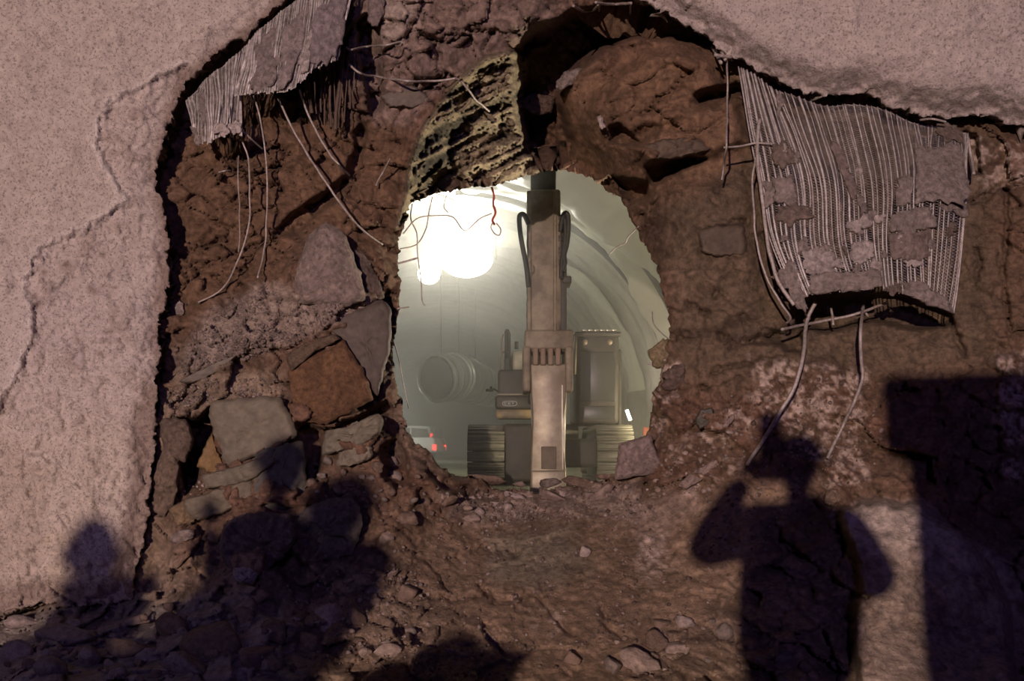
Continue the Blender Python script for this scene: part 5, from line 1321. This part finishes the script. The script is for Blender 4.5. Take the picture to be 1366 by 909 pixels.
# ================================================================== THE PEOPLE BEHIND THE CAMERA (their shadows fall on the wall)
def shadow_xz(px, py, Yp, Yw=8.9):
    w = P(px, py, Yw); f = (Yp - KEY.y) / (Yw - KEY.y)
    return KEY.x + f * (w.x - KEY.x), KEY.z + f * (w.z - KEY.z)
M_CLOTH = plain('work_clothes', (0.05, 0.055, 0.075), 0.9, 0, scale=8)
M_VEST = plain('orange_vest', (0.55, 0.16, 0.03), 0.8, 0)
M_SKIN = plain('skin', (0.45, 0.28, 0.2), 0.55, 0, var=0.08)
M_HAT = plain('hard_hat', (0.7, 0.68, 0.62), 0.35, 0, var=0.05)
M_CAMERA = plain('camera_black', (0.03, 0.03, 0.03), 0.4, 0)
def person(joints, radii, edges, label, Yp, head_r=0.105, hat=True, held=None, floor_z=-0.42, Yw=8.9):
    """joints as (px, py, dy) of their shadow on the wall, dy forward of the person's plane; one skinned body"""
    J = {}
    for k, (a, b, c) in joints.items():
        x, z = shadow_xz(a, b, Yp, Yw)
        J[k] = Vector((x, Yp + c, z))
    hip = J['pelvis']
    for s, sg in (('l', -1), ('r', 1)):
        fx = hip.x + sg * 0.15
        J['hip_' + s] = hip + Vector((sg * 0.10, 0, -0.06))
        leg = max(0.25, hip.z - floor_z)
        J['knee_' + s] = Vector((fx, Yp + (0.06 if leg > 0.7 else 0.30), floor_z + leg * 0.53))
        J['ankle_' + s] = Vector((fx, Yp - 0.03, floor_z + 0.09))
        J['toe_' + s] = Vector((fx + sg * 0.03, Yp + 0.17, floor_z + 0.05))
    E = list(edges) + [('pelvis', 'hip_l'), ('pelvis', 'hip_r'), ('hip_l', 'knee_l'), ('hip_r', 'knee_r'), ('knee_l', 'ankle_l'), ('knee_r', 'ankle_r'), ('ankle_l', 'toe_l'), ('ankle_r', 'toe_r')]
    Rr = {'pelvis': .17, 'chest': .18, 'neck': .065, 'hip_l': .12, 'hip_r': .12, 'knee_l': .075, 'knee_r': .075, 'ankle_l': .055, 'ankle_r': .055, 'toe_l': .045, 'toe_r': .045,
          'sho_l': .085, 'sho_r': .085, 'elb_l': .062, 'elb_r': .062, 'wri_l': .040, 'wri_r': .040}
    Rr.update(radii)
    def skin(name, names, ed, mat, root, parent, pts, rad):
        me = bpy.data.meshes.new(name)
        idx = {n: i for i, n in enumerate(names)}
        me.from_pydata([pts[n] - parent_loc for n in names], [(idx[a], idx[b]) for a, b in ed], [])
        o = obj(name, me, mat)
        m = o.modifiers.new('skin', 'SKIN'); m.use_smooth_shade = True
        for n in names:
            d = me.skin_vertices[0].data[idx[n]]; d.radius = (rad[n], rad[n]); d.use_root = (n == root)
        s = o.modifiers.new('sub', 'SUBSURF'); s.levels = s.render_levels = 2
        if parent: o.parent = parent
        return o
    loc = Vector((hip.x, Yp, floor_z)); parent_loc = loc
    t = empty('person', loc, label, 'person')
    names = [n for n in J if n in Rr and n != 'head']
    skin('body', names, [e for e in E if e[0] in names and e[1] in names], M_CLOTH, 'pelvis', t, J, Rr)
    # head with nose, ears, jaw
    h = J['head']
    bm = bmesh.new(); bmesh.ops.create_uvsphere(bm, u_segments=28, v_segments=20, radius=1)
    for v in bm.verts:
        c = v.co
        x, y, z = c.x * 0.76, c.y * 0.95, c.z * 1.18
        if c.z < -0.2: x *= 1 - 0.25 * (-c.z - 0.2); y = y * (1 - 0.15 * (-c.z - 0.2)) + 0.08 * (-c.z - 0.2)
        if c.y > 0.75 and abs(c.x) < 0.25 and -0.35 < c.z < 0.15: y += 0.22 * (1 - abs(c.x) / 0.25)
        if c.y > 0.5 and 0.12 < abs(c.x) < 0.5 and 0.02 < c.z < 0.22: y -= 0.06
        if abs(c.x) > 0.93 and -0.3 < c.z < 0.25: x *= 1.14
        v.co = Vector((x, y, z)) * head_r + h
    hb = MB().bm(bm); hb.tube([h + Vector((0, -.01, -head_r * .9)), (J['neck'] if 'neck' in J else h)], 0.058, 10)
    hb.build('head', M_SKIN, t, True)
    if hat:
        bm = bmesh.new(); bmesh.ops.create_uvsphere(bm, u_segments=28, v_segments=16, radius=1)
        bmesh.ops.delete(bm, geom=[v for v in bm.verts if v.co.z < -0.02], context='VERTS')
        for v in bm.verts: v.co = Vector((v.co.x * 0.95, v.co.y * 1.15, v.co.z * 0.95)) * head_r * 1.12 + h + Vector((0, 0, head_r * 0.42))
        b = MB().bm(bm)
        brim = np.array([(h.x + 1.18 * head_r * math.cos(a), h.y + (1.45 if math.sin(a) > 0 else 1.28) * head_r * math.sin(a), h.z + head_r * 0.43) for a in np.linspace(0, 2 * PI, 33)])
        b.add(*tube_np(brim, 0.014, 6, False))
        b.build('hard_hat', M_HAT, t, True)
    for s in ('l', 'r'):
        if 'wri_' + s not in J: continue
        w, e = J['wri_' + s], J['elb_' + s]
        d = (w - e).normalized(); side = d.cross(Vector((0, 1, 0))).normalized(); nrm = side.cross(d)
        pts, rad, ed, nm = {'w': w, 'p': w + d * .06}, {'w': .036, 'p': .042}, [('w', 'p')], ['w', 'p']
        for q, (off, L_) in enumerate(((-.032, .075), (-.011, .088), (.011, .082), (.031, .066))):
            b0 = w + d * .085 + side * off
            m0 = b0 + d * L_ * .5 + nrm * .012; t0 = m0 + d * L_ * .35 + nrm * .035
            for n_, v_, r_ in (('a%d' % q, b0, .0115), ('b%d' % q, m0, .0095), ('c%d' % q, t0, .008)): pts[n_] = v_; rad[n_] = r_; nm.append(n_)
            ed += [('p', 'a%d' % q), ('a%d' % q, 'b%d' % q), ('b%d' % q, 'c%d' % q)]
        sg = 1 if s == 'l' else -1
        for n_, v_, r_ in (('t0', w + d * .04 + side * sg * .04, .014), ('t1', w + d * .075 + side * sg * .062 + nrm * .02, .011), ('t2', w + d * .10 + side * sg * .062 + nrm * .035, .009)): pts[n_] = v_; rad[n_] = r_; nm.append(n_)
        ed += [('w', 't0'), ('t0', 't1'), ('t1', 't2')]
        skin('hand', nm, ed, M_SKIN, 'w', t, pts, rad)
    return t, J
SP = [('pelvis', 'chest'), ('chest', 'neck'), ('chest', 'sho_l'), ('chest', 'sho_r'), ('sho_l', 'elb_l'), ('elb_l', 'wri_l'), ('sho_r', 'elb_r'), ('elb_r', 'wri_r')]
# the photographer with raised elbows
ph, J = person({'head': (1066, 622, .02), 'neck': (1064, 672, 0), 'chest': (1066, 740, 0), 'pelvis': (1062, 900, 0), 'sho_l': (1000, 706, 0), 'elb_l': (934, 742, .10), 'wri_l': (1010, 640, .26),
                'sho_r': (1128, 716, 0), 'elb_r': (1176, 790, .12), 'wri_r': (1096, 664, .26)}, {'sho_l': .15, 'sho_r': .15, 'elb_l': .125, 'elb_r': .12, 'wri_l': .06, 'wri_r': .06, 'chest': .30, 'pelvis': .32, 'neck': .11}, SP,
               'photographer in a hard hat raising a camera, whose shadow falls right of the hole', -0.6, head_r=.125)
hc = J['head']
pc = empty('camera', (hc.x - .1, -0.38, hc.z + 0.02), 'black camera with a tall flash held up by the photographer', 'camera')
MB().box((hc.x - .19, -.42, hc.z - .09), (hc.x - .03, -.33, hc.z + .03), .015).build('camera_body', M_CAMERA, pc)
b = MB(); b.tube([(hc.x - .09, -.33, hc.z), (hc.x - .09, -.22, hc.z)], .038, 18); b.build('lens', M_CAMERA, pc)
fx0, fz0 = shadow_xz(1012, 612, -0.38); fx1, fz1 = shadow_xz(1042, 545, -0.38)
MB().box((fx0, -.42, fz0 - .1), (fx1, -.34, fz1), .012).build('flash', M_CAMERA, pc)
person({'head': (129, 742, 0), 'neck': (134, 764, 0), 'chest': (146, 818, 0), 'pelvis': (150, 960, 0), 'sho_l': (114, 806, 0), 'elb_l': (98, 900, .02), 'wri_l': (96, 960, .06), 'sho_r': (184, 804, 0), 'elb_r': (214, 900, .02), 'wri_r': (214, 960, .06)}, {'neck': .17, 'chest': .27, 'sho_l': .15, 'sho_r': .15}, SP,
       'bare headed person standing furthest left, whose head shadow falls on the lining', -3.0, head_r=.135, hat=False)
person({'head': (372, 630, 0), 'neck': (372, 676, 0), 'chest': (366, 730, 0), 'pelvis': (352, 890, 0), 'sho_l': (330, 724, 0), 'elb_l': (300, 780, .02), 'wri_l': (284, 706, .16), 'sho_r': (404, 726, 0), 'elb_r': (420, 800, .02), 'wri_r': (418, 860, .06)}, {'chest': .22, 'pelvis': .24, 'sho_l': .12, 'sho_r': .12, 'elb_l': .09, 'wri_l': .06, 'neck': .09}, SP,
       'taller worker in a hard hat left of the hole, one hand raised beside him', -1.6, head_r=.115)
person({'head': (452, 690, 0), 'neck': (450, 732, 0), 'chest': (446, 776, 0), 'pelvis': (430, 930, 0), 'sho_l': (404, 766, 0), 'elb_l': (376, 840, .02), 'wri_l': (360, 900, .08), 'sho_r': (488, 760, 0), 'elb_r': (470, 800, .14), 'wri_r': (446, 730, .2)}, {'sho_r': .15, 'sho_l': .15, 'chest': .28, 'pelvis': .3, 'neck': .1, 'elb_r': .1, 'elb_l': .1}, SP,
       'stocky worker in a hard hat standing just right of the taller worker', -2.4, head_r=.135)
person({'head': (612, 926, .1), 'neck': (600, 956, .05), 'chest': (582, 990, 0), 'pelvis': (562, 1050, -.1), 'sho_l': (506, 956, 0), 'elb_l': (452, 984, .1), 'wri_l': (520, 1040, .2), 'sho_r': (654, 938, 0), 'elb_r': (676, 1010, .1), 'wri_r': (630, 1035, .2)}, {'sho_l': .25, 'sho_r': .24, 'chest': .44, 'pelvis': .36, 'neck': .2}, SP,
       'worker crouching low below the hole, whose rounded shadow meets the bottom edge', -1.2, head_r=.16, Yw=7.5)
person({'head': (244, 860, 0), 'neck': (244, 900, 0), 'chest': (246, 940, 0), 'pelvis': (246, 1010, 0), 'sho_l': (190, 930, 0), 'elb_l': (160, 980, .1), 'wri_l': (200, 1000, .2), 'sho_r': (300, 930, 0), 'elb_r': (330, 980, .1), 'wri_r': (290, 1000, .2)}, {'chest': .34, 'sho_l': .2, 'sho_r': .2, 'pelvis': .3}, SP,
       'worker kneeling between the two standing groups at the left', -4.7, head_r=.13, Yw=8.0)
# the tall cabinet at the right
cx0, cz1 = shadow_xz(1176, 490, -1.4); cx1, _ = shadow_xz(1560, 512, -1.4)
cb = empty('control_cabinet', ((cx0 + cx1) / 2, -1.6, -0.42), 'tall wheeled control cabinet at the right, whose block shadow darkens the rock', 'cabinet')
M_CAB = plain('cabinet_paint', (0.30, 0.33, 0.34), 0.5, 0)
lx, _z = shadow_xz(1212, 700, -1.4)
MB().box((lx, -2.0, -0.25), (cx1, -1.4, cz1 - .25), .03).build('cabinet_body', M_CAB, cb)
MB().box((cx0, -2.1, cz1 - .42), (cx1 + .1, -1.4, cz1), .05).build('hood', M_CAB, cb)
for k in range(2):
    xm = lx + (cx1 - lx) * (.02 + .49 * k)
    dr = MB().box((xm, -1.4, -.15), (xm + (cx1 - lx) * .47, -1.375, cz1 - .5), .008).build('door', M_CAB, cb)
    b = MB(); b.box((xm + .05, -1.375, .5), (xm + .08, -1.345, .68), .006); h = b.build('handle', M_STEEL, None); h.data.transform(Matrix.Translation(-cb.location)); h.parent = dr
for xw in (lx + .15, cx1 - .15):
    for yw in (-1.9, -1.5):
        b = MB(); b.tube([(xw - .03, yw, -.33), (xw + .03, yw, -.33)], .09, 16); b.build('wheel', M_DARK, cb)
